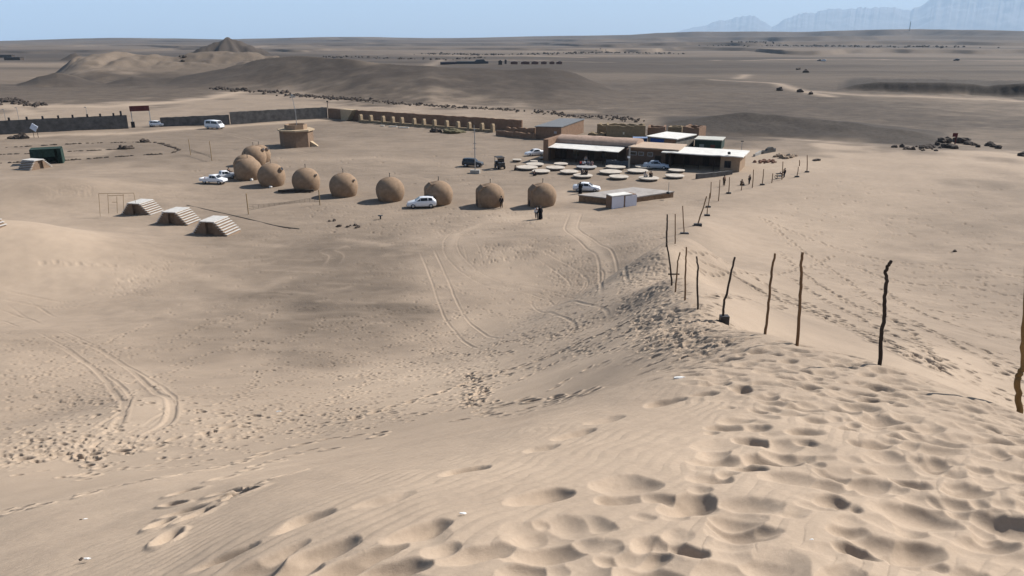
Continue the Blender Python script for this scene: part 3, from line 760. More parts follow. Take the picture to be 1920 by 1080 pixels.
# ------------------------------------------------------------------ vehicles
def wheel(root, x, y, r, w=.2):
    t = MB().lathe([(r * .62, -w / 2), (r * .93, -w / 2), (r, -w / 3), (r, w / 3), (r * .93, w / 2), (r * .62, w / 2)], 20)
    t.xf(Matrix.Translation((x, y, r)) @ Matrix.Rotation(math.pi / 2, 4, 'X'))
    wo = t.build('wheel', RUBBER(), root)
    q = MB().lathe([(0.0, -w * .53), (r * .30, -w * .56), (r * .66, -w * .5), (r * .66, w * .5), (r * .30, w * .56), (0.0, w * .53)], 16)
    q.xf(Matrix.Translation((x, y, r)) @ Matrix.Rotation(math.pi / 2, 4, 'X'))
    q.build('rim', RIM(), wo)
CAR = {   # stations: x, underside, belt, top, half width, half width at the top ; indices: windscreen 2-3, side glass 3-.., rear glass
    'hatchback': dict(st=[(2.0, .38, .60, .64, .66, .58), (1.88, .24, .70, .75, .80, .68), (1.0, .22, .88, .95, .84, .72), (.22, .2, .93, 1.44, .85, .57), (-.85, .2, .96, 1.49, .85, .58), (-1.55, .22, .99, 1.42, .84, .56), (-1.9, .28, .98, 1.04, .80, .66), (-1.98, .40, .78, .84, .75, .62)], ws=2, sg=(3, 4), rg=5, wb=(1.22, -1.22), r=.31),
    'sedan': dict(st=[(2.2, .38, .58, .62, .68, .6), (2.08, .24, .70, .74, .82, .7), (1.05, .22, .86, .92, .86, .74), (.35, .2, .90, 1.38, .87, .58), (-.45, .2, .92, 1.43, .87, .6), (-.95, .2, .94, 1.36, .87, .58), (-1.6, .22, .95, 1.0, .86, .74), (-2.15, .28, .92, .96, .80, .7), (-2.22, .42, .75, .8, .76, .66)], ws=2, sg=(3, 4), rg=5, wb=(1.35, -1.3), r=.31),
    'suv': dict(st=[(2.2, .45, .72, .76, .74, .66), (2.1, .32, .92, .97, .86, .76), (1.0, .3, 1.06, 1.12, .90, .8), (.45, .3, 1.08, 1.72, .90, .68), (-.9, .3, 1.10, 1.78, .90, .7), (-1.95, .3, 1.10, 1.72, .88, .68), (-2.15, .36, 1.06, 1.12, .86, .76), (-2.2, .5, .9, .95, .82, .72)], ws=2, sg=(3, 4), rg=5, wb=(1.35, -1.35), r=.37),
    'van': dict(st=[(2.45, .42, .80, .86, .78, .7), (2.38, .3, 1.05, 1.1, .90, .82), (2.1, .28, 1.18, 1.24, .92, .84), (1.55, .28, 1.22, 2.05, .93, .78), (-.4, .28, 1.24, 2.18, .93, .8), (-2.3, .28, 1.24, 2.12, .92, .8), (-2.44, .32, 1.2, 1.28, .90, .82), (-2.48, .45, .95, 1.0, .86, .8)], ws=2, sg=(3, 4), rg=5, wb=(1.55, -1.5), r=.34),
    'pickup': dict(st=[(2.55, .5, .74, .78, .76, .68), (2.45, .38, .94, .98, .86, .76), (1.45, .36, 1.04, 1.1, .88, .78), (.85, .34, 1.08, 1.66, .88, .66), (.1, .34, 1.08, 1.72, .88, .68), (-.45, .34, 1.08, 1.68, .88, .66), (-.62, .34, 1.06, 1.1, .88, .8)], ws=2, sg=(3, 4), rg=5, wb=(1.6, -1.55), r=.38),
}
def vehicle(name, kind, label, cat, paint, loc, rz, group=None, s=1.0):
    K = CAR[kind]; st = K['st']; root = thing(name, label, cat, loc, rz, group); root.scale = (s, s, s)
    b = MB(); n = len(st); R_ = 10
    vs = []
    for (x, zb, zm, zt, hw, ht) in st:
        h = [(hw * .82, zb), (hw, zb + .12), (hw * 1.01, zb * .4 + zm * .6), (hw * .97, zm), (ht, zt), (ht * .55, zt + .02)]
        ring = h + [(-a, z) for a, z in h[::-1]]
        vs += [(x, a, z) for a, z in ring]; R_ = len(ring)
    fs = [(i * R_ + k, i * R_ + (k + 1) % R_, (i + 1) * R_ + (k + 1) % R_, (i + 1) * R_ + k) for i in range(n - 1) for k in range(R_)]
    b.add(vs, fs, True); b.add(vs[:R_], [tuple(range(R_))]); b.add(vs[-R_:], [tuple(range(R_))[::-1]])
    body = b.build('body', paint, root)
    m = body.data.attributes.new('sharp_edge', 'BOOLEAN', 'EDGE') if 'sharp_edge' not in body.data.attributes else body.data.attributes['sharp_edge']
    def side_pt(i, f, s_, up, out=.012):
        a = st[i]; c = st[min(i + 1, n - 1)]; q = [a[k] + (c[k] - a[k]) * f for k in range(6)]
        hw = q[4] * .97; z = q[2] + (q[3] - q[2]) * up; y = hw + (q[5] - hw) * up
        return (q[0], s_ * (y + out), z + .004)
    def pane(P, nm='window'):
        c = sum((Vector(p) for p in P), Vector()) / 4; nn = (Vector(P[1]) - Vector(P[0])).cross(Vector(P[3]) - Vector(P[0])).normalized()
        if nn.dot(c - Vector((0, 0, .9))) < 0: nn = -nn
        q = MB(); q.add([Vector(p) + nn * .004 for p in P] + [Vector(p) - nn * .02 for p in P], [(0, 1, 2, 3), (7, 6, 5, 4), (0, 4, 5, 1), (1, 5, 6, 2), (2, 6, 7, 3), (3, 7, 4, 0)])
        return q.build(nm, GLASS(), root)
    for s_ in (1, -1):
        pane([side_pt(K['ws'], .35, s_, .30), side_pt(K['ws'], .97, s_, .12), side_pt(K['ws'], .97, s_, .86), side_pt(K['ws'], .80, s_, .62)])
        for i in range(K['sg'][0], K['sg'][1] + 1):
            pane([side_pt(i, .04, s_, .12), side_pt(i, .95 if i < K['sg'][1] else .86, s_, .12), side_pt(i, .95 if i < K['sg'][1] else .78, s_, .86), side_pt(i, .04, s_, .86)])
    def cross(i, f, up, w):
        a = st[i]; c = st[i + 1]; q = [a[k] + (c[k] - a[k]) * f for k in range(6)]
        return q[0], q[3] + .024, q[5] * w
    for i, nm, fa, fb in ((K['ws'], 'windscreen', .1, .93), (K['rg'], 'rear_window', .1, .9)):
        xa, za, ya = cross(i, fa, 1, .9); xb, zb, yb = cross(i, fb, 1, .9)
        pane([(xa, -ya, za), (xa, ya, za), (xb, yb, zb), (xb, -yb, zb)], nm)
    for x in K['wb']:
        for s_ in (1, -1): wheel(root, x, s_ * (st[3][4] - .09), K['r'])
    f = st[1]; r = st[-2] if kind != 'pickup' else (-2.5, .4, .95, 0, .86, .8)
    for s_ in (1, -1):
        MB().box(f[0] - .10, f[0] + .05, s_ * f[4] * .58 - .14, s_ * f[4] * .58 + .14, f[2] - .17, f[2] - .03).build('headlight', mat('headlight_lens', (.6, .62, .65), .15, .05, 3), root)
        MB().box(r[0] - .05, r[0] + .12, s_ * r[4] * .80 - .10, s_ * r[4] * .80 + .10, r[2] - .26, r[2] - .06).build('tail_light', mat('red_lens', (.35, .02, .02), .25, .1, 3), root)
    MB().box(st[0][0] - .08, st[0][0] + .06, -st[1][4] * .9, st[1][4] * .9, st[0][1] - .08, st[0][1] + .06).build('bumper', paint if kind in ('hatchback', 'sedan') else DARK(), root)
    if kind == 'pickup':
        q = MB().box(-2.5, -.64, -.88, .88, .5, .56)
        q.box(-2.5, -.64, .82, .90, .562, 1.08).box(-2.5, -.64, -.90, -.82, .562, 1.08).box(-2.58, -2.502, -.90, .90, .5, 1.08)
        q.build('cargo_bed', paint, root)
    return root

# ------------------------------------------------------------------ people
def skinned(name, joints, edges, material, parent, sub=1):
    """one continuous surface grown round a skeleton of joints {key: ((x, y, z), radius)}"""
    keys = list(joints); me = bpy.data.meshes.new(name)
    me.from_pydata([joints[k][0] for k in keys], [(keys.index(a), keys.index(b)) for a, b in edges], [])
    o = bpy.data.objects.new(name, me); ROOTC.objects.link(o)
    sk = o.modifiers.new('skin', 'SKIN'); sk.use_smooth_shade = True
    ss = o.modifiers.new('sub', 'SUBSURF'); ss.levels = sub; ss.render_levels = sub
    lay = me.skin_vertices[0].data
    for i, k in enumerate(keys):
        r = joints[k][1]; lay[i].radius = r if hasattr(r, '__len__') else (r, r); lay[i].use_root = (i == 0)
    dg = bpy.context.evaluated_depsgraph_get(); dg.update()
    me2 = bpy.data.meshes.new_from_object(o.evaluated_get(dg)); me2.name = name
    o.modifiers.clear(); o.data = me2; me2.materials.clear(); me2.materials.append(material); o.parent = parent
    return o
def cloth(c): return mat('cloth_%02x%02x%02x' % tuple(int(min(1, v) * 255) for v in c[:3]), c, .95, .2, 12, spec=.1)
SKIN = lambda: mat('skin', (.34, .20, .13), .6, .08, 8)
HAIR = lambda: mat('black_hair', (.012, .010, .009), .6, .3, 20)
def person(label, loc, rz, pose='stand', top=(.5, .5, .5), legs=(.03, .03, .04), robe=False, scarf=None, group=None, s=1.0):
    root = thing('person', label, 'person', loc, rz, group); root.scale = (s, s, s)
    # faces +x
    if pose in ('stand', 'walk'):
        k = .22 if pose == 'walk' else .03
        J = dict(pel=((0, 0, .93), (.15, .11)), waist=((0, 0, 1.08), (.14, .10)), chest=((.01, 0, 1.30), (.17, .11)), neck=((.01, 0, 1.46), .055), jaw=((.045, 0, 1.545), (.065, .06)), head=((.02, 0, 1.63), (.085, .075)), crown=((.01, 0, 1.70), .06))
        for s_, n_ in ((1, 'L'), (-1, 'R')):
            J['hip' + n_] = ((0, .10 * s_, .88), .095); J['knee' + n_] = ((k * s_ * .6 + .03, .11 * s_, .49), .065); J['ank' + n_] = ((k * s_, .11 * s_, .09), .042); J['toe' + n_] = ((k * s_ + .15, .12 * s_, .04), .036)
            J['sh' + n_] = ((0, .19 * s_, 1.40), .062); J['elb' + n_] = ((-.04 - k * s_ * .3, .25 * s_, 1.13), .045); J['wri' + n_] = ((.06 - k * s_ * .7, .26 * s_, .88), .032); J['hand' + n_] = ((.08 - k * s_ * .7, .26 * s_, .79), .036)
    else:
        J = dict(pel=((0, 0, .12), (.15, .12)), waist=((0, 0, .27), (.14, .11)), chest=((.04, 0, .50), (.17, .11)), neck=((.06, 0, .66), .055), jaw=((.11, 0, .735), (.065, .06)), head=((.09, 0, .82), (.085, .075)), crown=((.07, 0, .89), .06))
        for s_, n_ in ((1, 'L'), (-1, 'R')):
            J['hip' + n_] = ((.05, .11 * s_, .12), .095); J['knee' + n_] = ((.34, .30 * s_, .17), .07); J['ank' + n_] = ((.36, -.02 * s_, .07), .045); J['toe' + n_] = ((.37, -.17 * s_, .05), .036)
            J['sh' + n_] = ((.02, .19 * s_, .60), .062); J['elb' + n_] = ((.10, .27 * s_, .36), .045); J['wri' + n_] = ((.30, .20 * s_, .28), .032); J['hand' + n_] = ((.37, .17 * s_, .25), .036)
    E = [('pel', 'waist'), ('waist', 'chest'), ('chest', 'neck'), ('neck', 'jaw'), ('jaw', 'head'), ('head', 'crown')]
    for n_ in 'LR': E += [('pel', 'hip' + n_), ('hip' + n_, 'knee' + n_), ('knee' + n_, 'ank' + n_), ('ank' + n_, 'toe' + n_), ('chest', 'sh' + n_), ('sh' + n_, 'elb' + n_), ('elb' + n_, 'wri' + n_), ('wri' + n_, 'hand' + n_)]
    skinned('body', J, E, SKIN(), root)
    def grow(keys, d):
        return {k_: (J[k_][0], tuple(v + d for v in J[k_][1]) if hasattr(J[k_][1], '__len__') else J[k_][1] + d) for k_ in keys}
    tk = ['waist', 'chest', 'shL', 'shR', 'elbL', 'elbR', 'wriL', 'wriR', 'pel']
    skinned('shirt', grow(tk, .028), [e for e in E if e[0] in tk and e[1] in tk], cloth(top), root)
    lk = ['pel', 'hipL', 'hipR', 'kneeL', 'kneeR', 'ankL', 'ankR']
    skinned('trousers', grow(lk, .022), [e for e in E if e[0] in lk and e[1] in lk], cloth(legs), root)
    hx, _, hz = J['head'][0]
    if robe and pose in ('stand', 'walk'):
        MB().lathe([(.30, .06), (.29, .35), (.25, .75), (.22, 1.0), (.235, 1.25), (.20, 1.40), (.10, 1.47)], 18, smooth=True, wob=.05).build('robe', cloth(top), root)
    hc = MB().lathe([(.0, hz + .125), (.055, hz + .115), (.09, hz + .07), (.105, hz + .01), (.10, hz - .05), (.085, hz - .10)], 14, hx - .025, 0)
    hc.build('scarf' if scarf else 'hair', cloth(scarf) if scarf else HAIR(), root)
    return root
# ------------------------------------------------------------------ walls round the camp
def heading(a, b): return math.atan2(b.y - a.y, b.x - a.x)
def wall_between(name, label, a, b, h0, h1, thick, material, group=None, loops=24, rag=.06, cat='wall'):
    """a wall from a to b with a slightly uneven top; local x runs along it"""
    L = (b - a).length; root = thing(name, label, cat, a, heading(a, b), group)
    q = MB(); rn = random.Random(int(L * 100)); zb = b.z - a.z
    top = [(L * i / loops, h0 + (h1 - h0) * i / loops + zb * i / loops + rn.uniform(-rag, rag)) for i in range(loops + 1)]
    q.extr([(0, -.6)] + top + [(L, zb - .6)], -thick / 2, thick / 2)
    q.build('masonry', material, root)
    return root, L
Wl0, Wl1 = flat(-170, 261), flat(241, 240)
w, L = wall_between('block_wall', 'long grey block wall at the left, with small dark posts along its top', Wl0, Wl1, 3.3, 3.3, .4, BLOCKS(), loops=50)
for px in (11, 45, 76, 107, 136, 166, 193, 221, 237):
    f = (px + 170) / 411; f = f * .97 + .012; x = L * f
    MB().box(x - .22, x + .22, -.26, .26, 3.2, 3.95 if px < 230 else 4.4).build('post', DARK(), w)
for px, tp, label in ((12, 206, 'thin lamp post behind the left end of the grey block wall'), (37, 203, 'taller thin lamp post behind the grey wall, second from the photo edge'), (166, 202, 'thin lamp post behind the grey wall near the gate')):
    p = hit(px, 231); t = thing('lamp_post', label, 'lamp post', p, 0, 'thin lamp posts behind the walls'); k = ppm(p); h = (231 - tp) / k
    MB().tube([(0, 0, -.2), (0, 0, h)], .06).build('pole', STEEL(), t); MB().box(-.5, .1, -.08, .08, h - .05, h + .12).build('lamp_head', STEEL(), t)
G0, G1 = flat(250, 238), flat(284, 236.5)
g = thing('gate', 'tall gateway frame carrying a dark red sign board in the gap of the wall', 'gate', G0, heading(G0, G1)); gl = (G1 - G0).length; hh = 38 / ppm(G0)
for x in (0, gl):
    MB().tube([(x, 0, -.3), (x, 0, hh)], .10).build('gate_post', STEEL(), g)
    MB().box(x - .45, x + .45, -.4, .4, -.2, 1.35).build('footing', DARK(), g)
MB().box(-.25, gl + .1, -.12, .12, hh - 1.35, hh).build('sign_board', mat('dark_red_sign', (.10, .022, .02), .7, .35, 1.2), g)
A0, A1, A2 = flat(302, 237), flat(431, 232.5), flat(614, 221)
wall_between('block_wall', 'low grey block wall running behind the white minibus', A0, A1, 2.3, 2.5, .4, BLOCKS(), loops=30)
wall_between('block_wall', 'taller grey block wall stepping up right of the minibus to the camp corner', A1 + Vector((.3, 0, 0)), A2, 3.2, 3.1, .4, BLOCKS(), loops=40)
p = flat(616, 221); t = thing('lamp_post', 'short dark lamp post on the corner where grey wall meets brown wall', 'lamp post', p, 0, 'thin lamp posts behind the walls')
MB().tube([(0, 0, -.2), (0, 0, 4.6)], .09).build('pole', DARK(), t); MB().box(-.25, .25, -.15, .15, 4.55, 4.9).build('lamp_head', DARK(), t)
B0, B1 = flat(617, 221.5), flat(979, 247)
bw, L = wall_between('adobe_wall', 'long reddish adobe wall fronted by a row of pale buttress pillars', B0, B1, 2.8, 2.9, .5, MUD_R(), loops=60, rag=.10)
MB().extr([(L * .105, -.3), (L * .105, 3.1), (L * .175, 3.0), (L * .135, -.3)], -2.3, -.26).build('corner_buttress', MUD_P(), bw)
def on_wall(px, py):
    q = flat(px, py) - B0; c, s_ = math.cos(heading(B0, B1)), math.sin(heading(B0, B1)); return q.x * c + q.y * s_, -q.x * s_ + q.y * c
px_p = [677, 696, 719, 737, 754, 777, 795, 815, 838, 859, 880, 904, 924]
prev = None
for i, px in enumerate(px_p):
    x, y = on_wall(px, 229.5 + (px - 677) / 247 * 19.5); y = min(y, -1.6); wd = .42
    MB().extr([(x - wd, -.3), (x - wd * .9, 1.9), (x - wd * .5, 2.2), (x + wd * .4, 2.2), (x + wd * .8, 1.8), (x + wd, -.3)], y - .5, y + .5).build('buttress', mat('dull_mud_pillar', (.26, .195, .125), .95, .2, 2, bump=.5), bw)
    if prev: MB().box(prev[0] + wd + .03, x - wd - .03, (y + prev[1]) / 2 - .3, (y + prev[1]) / 2 + .3, -.3, .72).build('bench', mat('dull_mud_pillar', (.26, .195, .125)), bw)
    prev = (x, y)
wall_between('adobe_wall', 'low reddish mud wall in front of the grey-roofed house', flat(931, 255), flat(1004, 264), 1.3, 1.6, .5, MUD_R(), loops=16, rag=.08)
wall_between('adobe_wall', 'short reddish mud wall between pillared wall and grey-roofed house', flat(950, 249), flat(1004, 252.5), 1.3, 1.5, .5, MUD_R(), loops=14, rag=.15)
# heaps and pale scraps in front of the pillared wall
p = hit(848, 249); MB().rock((0, 0, .1), 2.6, 5, .42, 3).build('earth_heap', mat('olive_earth', (.10, .085, .045), .95, .3, 2, bump=.5), None, p); tag(bpy.data.objects['earth_heap'], 'olive brown earth heap in front of the pillared adobe wall', 'heap')
p = hit(818, 248); q = MB(); [q.rock((random.uniform(-1, 1), random.uniform(-.5, .5), .3), random.uniform(.4, .8), i, .9) for i in range(6)]; tag(q.build('dark_heap', ROCK(), None, p), 'small dark rubble heap left of the olive earth heap', 'heap')
for px, py, s_, lb in ((717, 236.5, .5, 'small pale plastic scrap by the third buttress pillar'), (737, 238, 1.1, 'flat pale slab lying before the fourth buttress pillar'), (757, 240, 1.4, 'largest pale slab lying before the fifth buttress pillar')):
    tag(MB().prism([(-s_, -.5), (s_ * .9, -.6), (s_, .5), (-s_ * .8, .6)], -.05, .22).build('pale_slab', CONC(), None, hit(px, py)), lb, 'slab')

# ------------------------------------------------------------------ octagonal kiosk
p = hit(550, 277); k = ppm(p)
t = thing('kiosk', 'octagonal adobe kiosk with flat roof and raised parapet alone on the plain', 'kiosk', p + Vector((0, 3.2, 0)), math.radians(12))
def octo(r, n=8): return [(r * math.cos(2 * math.pi * i / n), r * math.sin(2 * math.pi * i / n)) for i in range(n)]
MB().prism(octo(3.55), -.3, 3.3).build('wall', mat('brown_kiosk_plaster', (.20, .135, .09), .95, .16, 2.2, bump=.5), t)
MB().prism(octo(3.9), 3.302, 3.62).build('roof_slab', MUD_P(), t)
q = MB(); o8 = octo(2.4); i8 = octo(2.15)
for i in range(8): q.prism([o8[i], o8[(i + 1) % 8], i8[(i + 1) % 8], i8[i]], 3.622, 4.6)
q.build('parapet', MUD(), t)
MB().prism([(3.3 * math.cos(a), 3.3 * math.sin(a)) for a in (-.55, -.2)] + [(4.5, -1.0), (4.4, -2.0)], [-.3] * 4, [1.1, 1.1, .05, .05]).build('ramp', MUD_P(), t)
lp = thing('light_mast', 'slender light mast rising from the roof of the octagonal kiosk', 'light mast', t.location + Vector((0.2, 0, 3.62)))
hm = (242 - 183) / k
MB().tube([(0, 0, 0), (0.05, 0, hm * .5), (-.35, 0, hm)], [.09, .07, .05]).build('pole', STEEL(), lp)
for dx, dz in ((-.7, -.1), (0, 0), (-.4, .3)): MB().box(dx - .22, dx + .22, -.12, .12, hm + dz - .15, hm + dz + .15).build('floodlight', STEEL(), lp)

# ------------------------------------------------------------------ egg-shaped mud huts
HUT = lambda: mat('smooth_mud_render', (.245, .172, .116), .95, .17, 2.0, bump=.8, bscale=11, spec=.08)
def hut(px, base, wpx, label, portal=None, vent=None, hgt=1.0, seed=0):
    p = hit(px, base); k = ppm(p); R = wpx / k / 2; p = p + Vector((0, R * .8, 0)); p.z = ground(p.x, p.y)
    t = thing('mud_hut', label, 'hut', p, 0, 'egg-shaped mud huts in a curved row')
    H = R * 1.63 * hgt
    prof = []
    for i in range(19):
        u = i / 18; z = -.06 + u * 1.06
        w_ = math.sqrt(max(0, 1 - ((z - .43) / .57) ** 2)) if z > .43 else math.sqrt(max(0, 1 - ((.43 - z) / .74) ** 2))
        prof.append((R * w_, z * H))
    prof[-1] = (0.0, H)
    MB().lathe(prof, 40, wob=.012, seed=seed).build('shell', HUT(), t)
    if portal is not None:
        a = math.radians(portal); w_ = R * .5
        q = MB().extr([(0, -.2), (R * .95, -.2), (R * .95, H * .62), (R * .90, H * .72), (R * .58, H * .90), (0, H * .92)], -w_, w_); q.xf(Matrix.Rotation(a - math.pi / 2, 4, 'Z')); po = q.build('porch', HUT(), t)
        d = MB().extr([(-.42, 0), (-.42, 1.5), (0, 1.85), (.42, 1.5), (.42, 0)], -R * .95 - .03, -R * .90); d.xf(Matrix.Rotation(a, 4, 'Z')); d.build('door', WOODD(), po)
    q = MB().tube([(R * .02, 0, H - .1), (R * .02, 0, H + .5)], .045); q.lathe([(.07, H + .45), (.07, H + .53), (0.0, H + .58)], 10, R * .02, 0); q.build('vent_pipe', DARK(), t)
    if vent:
        a, e, sz = vent; a = math.radians(a); e = math.radians(e); d = Vector((math.cos(a) * math.cos(e), math.sin(a) * math.cos(e), math.sin(e)))
        c = Vector((0, 0, H * .45)); v = MB().tube([c + d * R * .92, c + d * (R + .28 * sz)], [.34 * sz, .34 * sz], 14); vo = v.build('window_collar', HUT(), t)
        MB().tube([c + d * (R + .27 * sz), c + d * (R + .30 * sz)], .26 * sz, 14).build('pane', GLASS(), vo)
    return t, R, H
HL = [(483, 306, 40, 'egg-shaped mud hut farthest back at the left end of the row', None, (-15, 30, .9)),
      (472, 312, 45, 'egg-shaped mud hut half hidden behind two nearer huts at the left end', None, (-10, 32, .9)),
      (456, 328, 44, 'egg-shaped mud hut with only its top showing over the hut beside the motorcycle', None, None),
      (461, 339, 50, 'egg-shaped mud hut beside the motorcycle at the left end of the row', 250, None),
      (504.5, 351, 51, 'egg-shaped mud hut with a large dark window collar high on its right', None, (-20, 28, 1.0)),
      (570, 360, 52, 'egg-shaped mud hut with timber laid along its foot', None, (-25, 24, .55)),
      (641, 370.5, 53.5, 'egg-shaped mud hut between the timber-footed hut and the hut left of the hatchback', None, (-25, 24, .5)),
      (729, 379.5, 54, 'egg-shaped mud hut just left of the white hatchback', None, None),
      (821, 386.5, 54, 'egg-shaped mud hut standing behind the white hatchback', 285, None),
      (918.5, 390.5, 53.5, 'egg-shaped mud hut with upright porch and a person at its right foot', 283, None),
      (1017.5, 389, 53.5, 'rightmost egg-shaped mud hut, behind the two walkers', 283, None)]
HUTS = [hut(px, b, w_, lb, po, ve, 1.0 if i > 2 else 1.0, i) for i, (px, b, w_, lb, po, ve) in enumerate(HL)]
p = hit(556, 361)
t = thing('timber_beam', 'long dark timber beam lying along the foot of a mud hut', 'beam', p, .05)
MB().box(-2.7, 2.6, -.16, .16, .12, .42).build('beam', WOODD(), t)
for x in (-2.1, 0, 2.0): MB().box(x - .12, x + .12, -.3, .3, -.1, .118).build('bearer', WOOD(), t)

# ------------------------------------------------------------------ stepped adobe stands with white treads
def stand(label, p, rz, s=1.0, group='stepped adobe stands with white treads'):
    t = thing('stepped_stand', label, 'stand', p, rz, group); t.scale = (s, s, s)
    LN = 3.0; H = 1.62
    W2 = lambda x0, x1, x2, x3, nm: MB().extr([(x0, -.15), (x1, H), (x2, H), (x3, -.15)], 0, LN).build(nm, mat('brown_adobe', (.20, .14, .097), .95, .2, 2.2, bump=.4, bscale=9, spec=.1), t)
    W2(-2.55, -1.15, -.5, -.5, 'left_wedge'); W2(.5, .5, .75, 2.45, 'right_wedge')
    MB().box(-.497, .497, .4, LN, -.15, H - .02).build('recess_wall', mat('brown_adobe', (.20, .14, .097)), t)
    TR = mat('white_painted_tread', (.46, .44, .41), .8, .2, 3)
    MB().box(-1.25, .82, -.12, LN + .1, H + .002, H + .12).build('top_slab', TR, t)
    n = 6
    for i in range(n):
        z = H - .10 - (H - .02) * i / n; xr = .75 + (2.45 - .75) * (H - z) / (H + .15); xl = -1.15 - (2.55 - 1.15) * (H - z) / (H + .15)
        MB().box(xr - .22, xr + .24, -.06, LN + .06, z - .07, z).build('tread', TR, t)
        MB().box(xl - .20, xl + .18, -.06, LN + .06, z - .07, z).build('tread', TR, t)
    return t
s0 = stand('stepped adobe stand farthest from the camera, beneath the thin pole frame', hit(256, 403), math.radians(-11), .9)
for px, py, lb in ((323, 421, 'middle one of the three stepped adobe stands'), (394, 441, 'stepped adobe stand nearest the camera, right end of its row'), (-70, 434, 'stepped adobe stand cut by the left photo edge')):
    c = copy_tree(s0); c.location = hit(px, py); c['label'] = lb; c.scale = (.95,) * 3 if px > 350 else (.92,) * 3
c = copy_tree(s0); c.location = hit(78, 316.5); c['label'] = 'stepped adobe stand in front of the dark green tent'; c.rotation_euler.z = math.radians(72); c.scale = (.95,) * 3
# dark green tent
p = hit(78, 309) + Vector((0, 2.2, 0)); p.z = ground(p.x, p.y); k = ppm(p)
t = thing('tent', 'dark green cloth tent open at the front behind an adobe stand', 'tent', p, math.radians(26))
GC = mat('dark_green_canvas', (.014, .034, .026), .85, .45, 2.5, bump=.4)
hw = 50 / k / 2; ht = 27 / k
for sx in (-1, 1):
    for y in (-1.5, 1.5): MB().tube([(sx * hw * .97, y, -.3), (sx * hw * .97, y, ht)], .07).build('pole', DARK(), t)
q = MB(); nx, ny = 12, 6
vs = [(-hw + 2 * hw * i / nx, -1.65 + 3.3 * j / ny, ht + .05 - .16 * math.sin(math.pi * i / nx) * math.sin(math.pi * j / ny)) for i in range(nx + 1) for j in range(ny + 1)]
vs += [(x, y, z + .04) for x, y, z in vs]; m_ = (nx + 1) * (ny + 1)
fs = [(i * (ny + 1) + j, (i + 1) * (ny + 1) + j, (i + 1) * (ny + 1) + j + 1, i * (ny + 1) + j + 1) for i in range(nx) for j in range(ny)]
q.add(vs, fs + [tuple(a + m_ for a in f) for f in fs], True); q.build('roof_cloth', GC, t)
def drape(x0, y0, x1, y1, z0, z1, seed):
    q = MB(); n = 16; vs = []
    for i in range(n + 1):
        f = i / n; o = .10 * math.sin(f * 22 + seed) ; d = Vector((y0 - y1, x1 - x0)).normalized() * o
        for z, kk in ((z0, 1), ((z0 + z1) / 2, .8), (z1, .2)): vs.append((x0 + (x1 - x0) * f + d.x * kk, y0 + (y1 - y0) * f + d.y * kk, z))
    fs = [(i * 3 + j, (i + 1) * 3 + j, (i + 1) * 3 + j + 1, i * 3 + j + 1) for i in range(n) for j in range(2)]
    nn = len(vs); w_ = Vector((y1 - y0, x0 - x1)).normalized() * .03
    vs2 = [(a + w_.x, b_ + w_.y, c_) for a, b_, c_ in vs]
    q.add(vs + vs2, fs + [tuple(v + nn for v in f[::-1]) for f in fs], True); return q
drape(-hw, 1.6, hw, 1.6, 0, ht, 0).build('back_curtain', GC, t)
drape(-hw, -1.6, -hw, 1.6, 0, ht, 1).build('side_curtain', GC, t); drape(hw, -1.6, hw, 1.6, 0, ht, 2).build('side_curtain', GC, t)
drape(-hw, -1.6, hw * .55, -1.6, ht * .48, ht, 3).build('valance', GC, t); drape(hw * .72, -1.6, hw, -1.6, 0, ht, 4).build('valance', GC, t)
# board on legs and the dark rock piles by the left wall
p = hit(68, 258); t = thing('information_board', 'tilted white board on two legs in front of the grey wall', 'board', p, 0); k = ppm(p)
for x in (-.5, .5): MB().tube([(x, 0, -.2), (x, 0, 2.0)], .06).build('leg', WOODD(), t)
MB().box(-.75, .75, -.06, .06, -.7, .7).xf(Matrix.Translation((-.1, 0, 2.35)) @ Matrix.Rotation(.6, 4, 'Y')).build('panel', mat('white_board', (.62, .66, .74), .6, .15, 3), t)
def rocks(spots, label, group=None, nm='rock'):
    for i, (px, py, r) in enumerate(spots):
        p = hit(px, py); o = MB().rock((0, 0, r * .25), r, int(px * 7 + py), .75).build(nm, ROCK(), None, p, random.uniform(0, 6)); tag(o, label if isinstance(label, str) else label[i], 'rock', group)
rocks([(34, 260, .9), (41, 259.5, 1.25), (47, 260, .9)], 'dark rock in the heap left of the white board on legs', 'dark rocks heaped by the white board')
rocks([(20, 260, .6), (26, 259.5, .5)], 'small dark rock left of the larger rock heap', 'small dark rocks by the heap')
# rows of stones laid out on the plain
def stone_row(pts, n, label, group, gap=.35):
    Q = pline(pts); L = len(Q); rn = random.Random(n)
    proto = None
    for i in range(n):
        f = (i + rn.uniform(0, .8)) / n
        if math.sin(f * 40) > 1 - gap: continue
        q = Q[min(L - 1, int(f * (L - 1)))]; r = rn.uniform(.16, .40)
        if proto is None or i % 7 == 0:
            o = proto = MB().rock((0, 0, .1), 1, i + n, .6, 1).build('stone', ROCK(), None, q)
        else:
            o = proto.copy(); ROOTC.objects.link(o)
        o.location = (q.x + rn.uniform(-.2, .2), q.y + rn.uniform(-.3, .3), ground(q.x, q.y)); o.scale = (r * 1.5, r, r); o.rotation_euler.z = rn.uniform(-.4, .4)
        tag(o, label, 'stone', group)
stone_row([(10, 277), (80, 273), (160, 269), (240, 267), (285, 266)], 52, 'small dark stone in the farthest row laid out on the plain', 'stones in the farthest row')
stone_row([(0, 290), (40, 289), (130, 284), (200, 281), (235, 279)], 38, 'small dark stone in the middle row laid out on the plain', 'stones in the middle row')
stone_row([(0, 306), (24, 305), (110, 302), (180, 297), (240, 293), (310, 289)], 62, 'small dark stone in the nearest row, beside the green tent', 'stones in the nearest row')
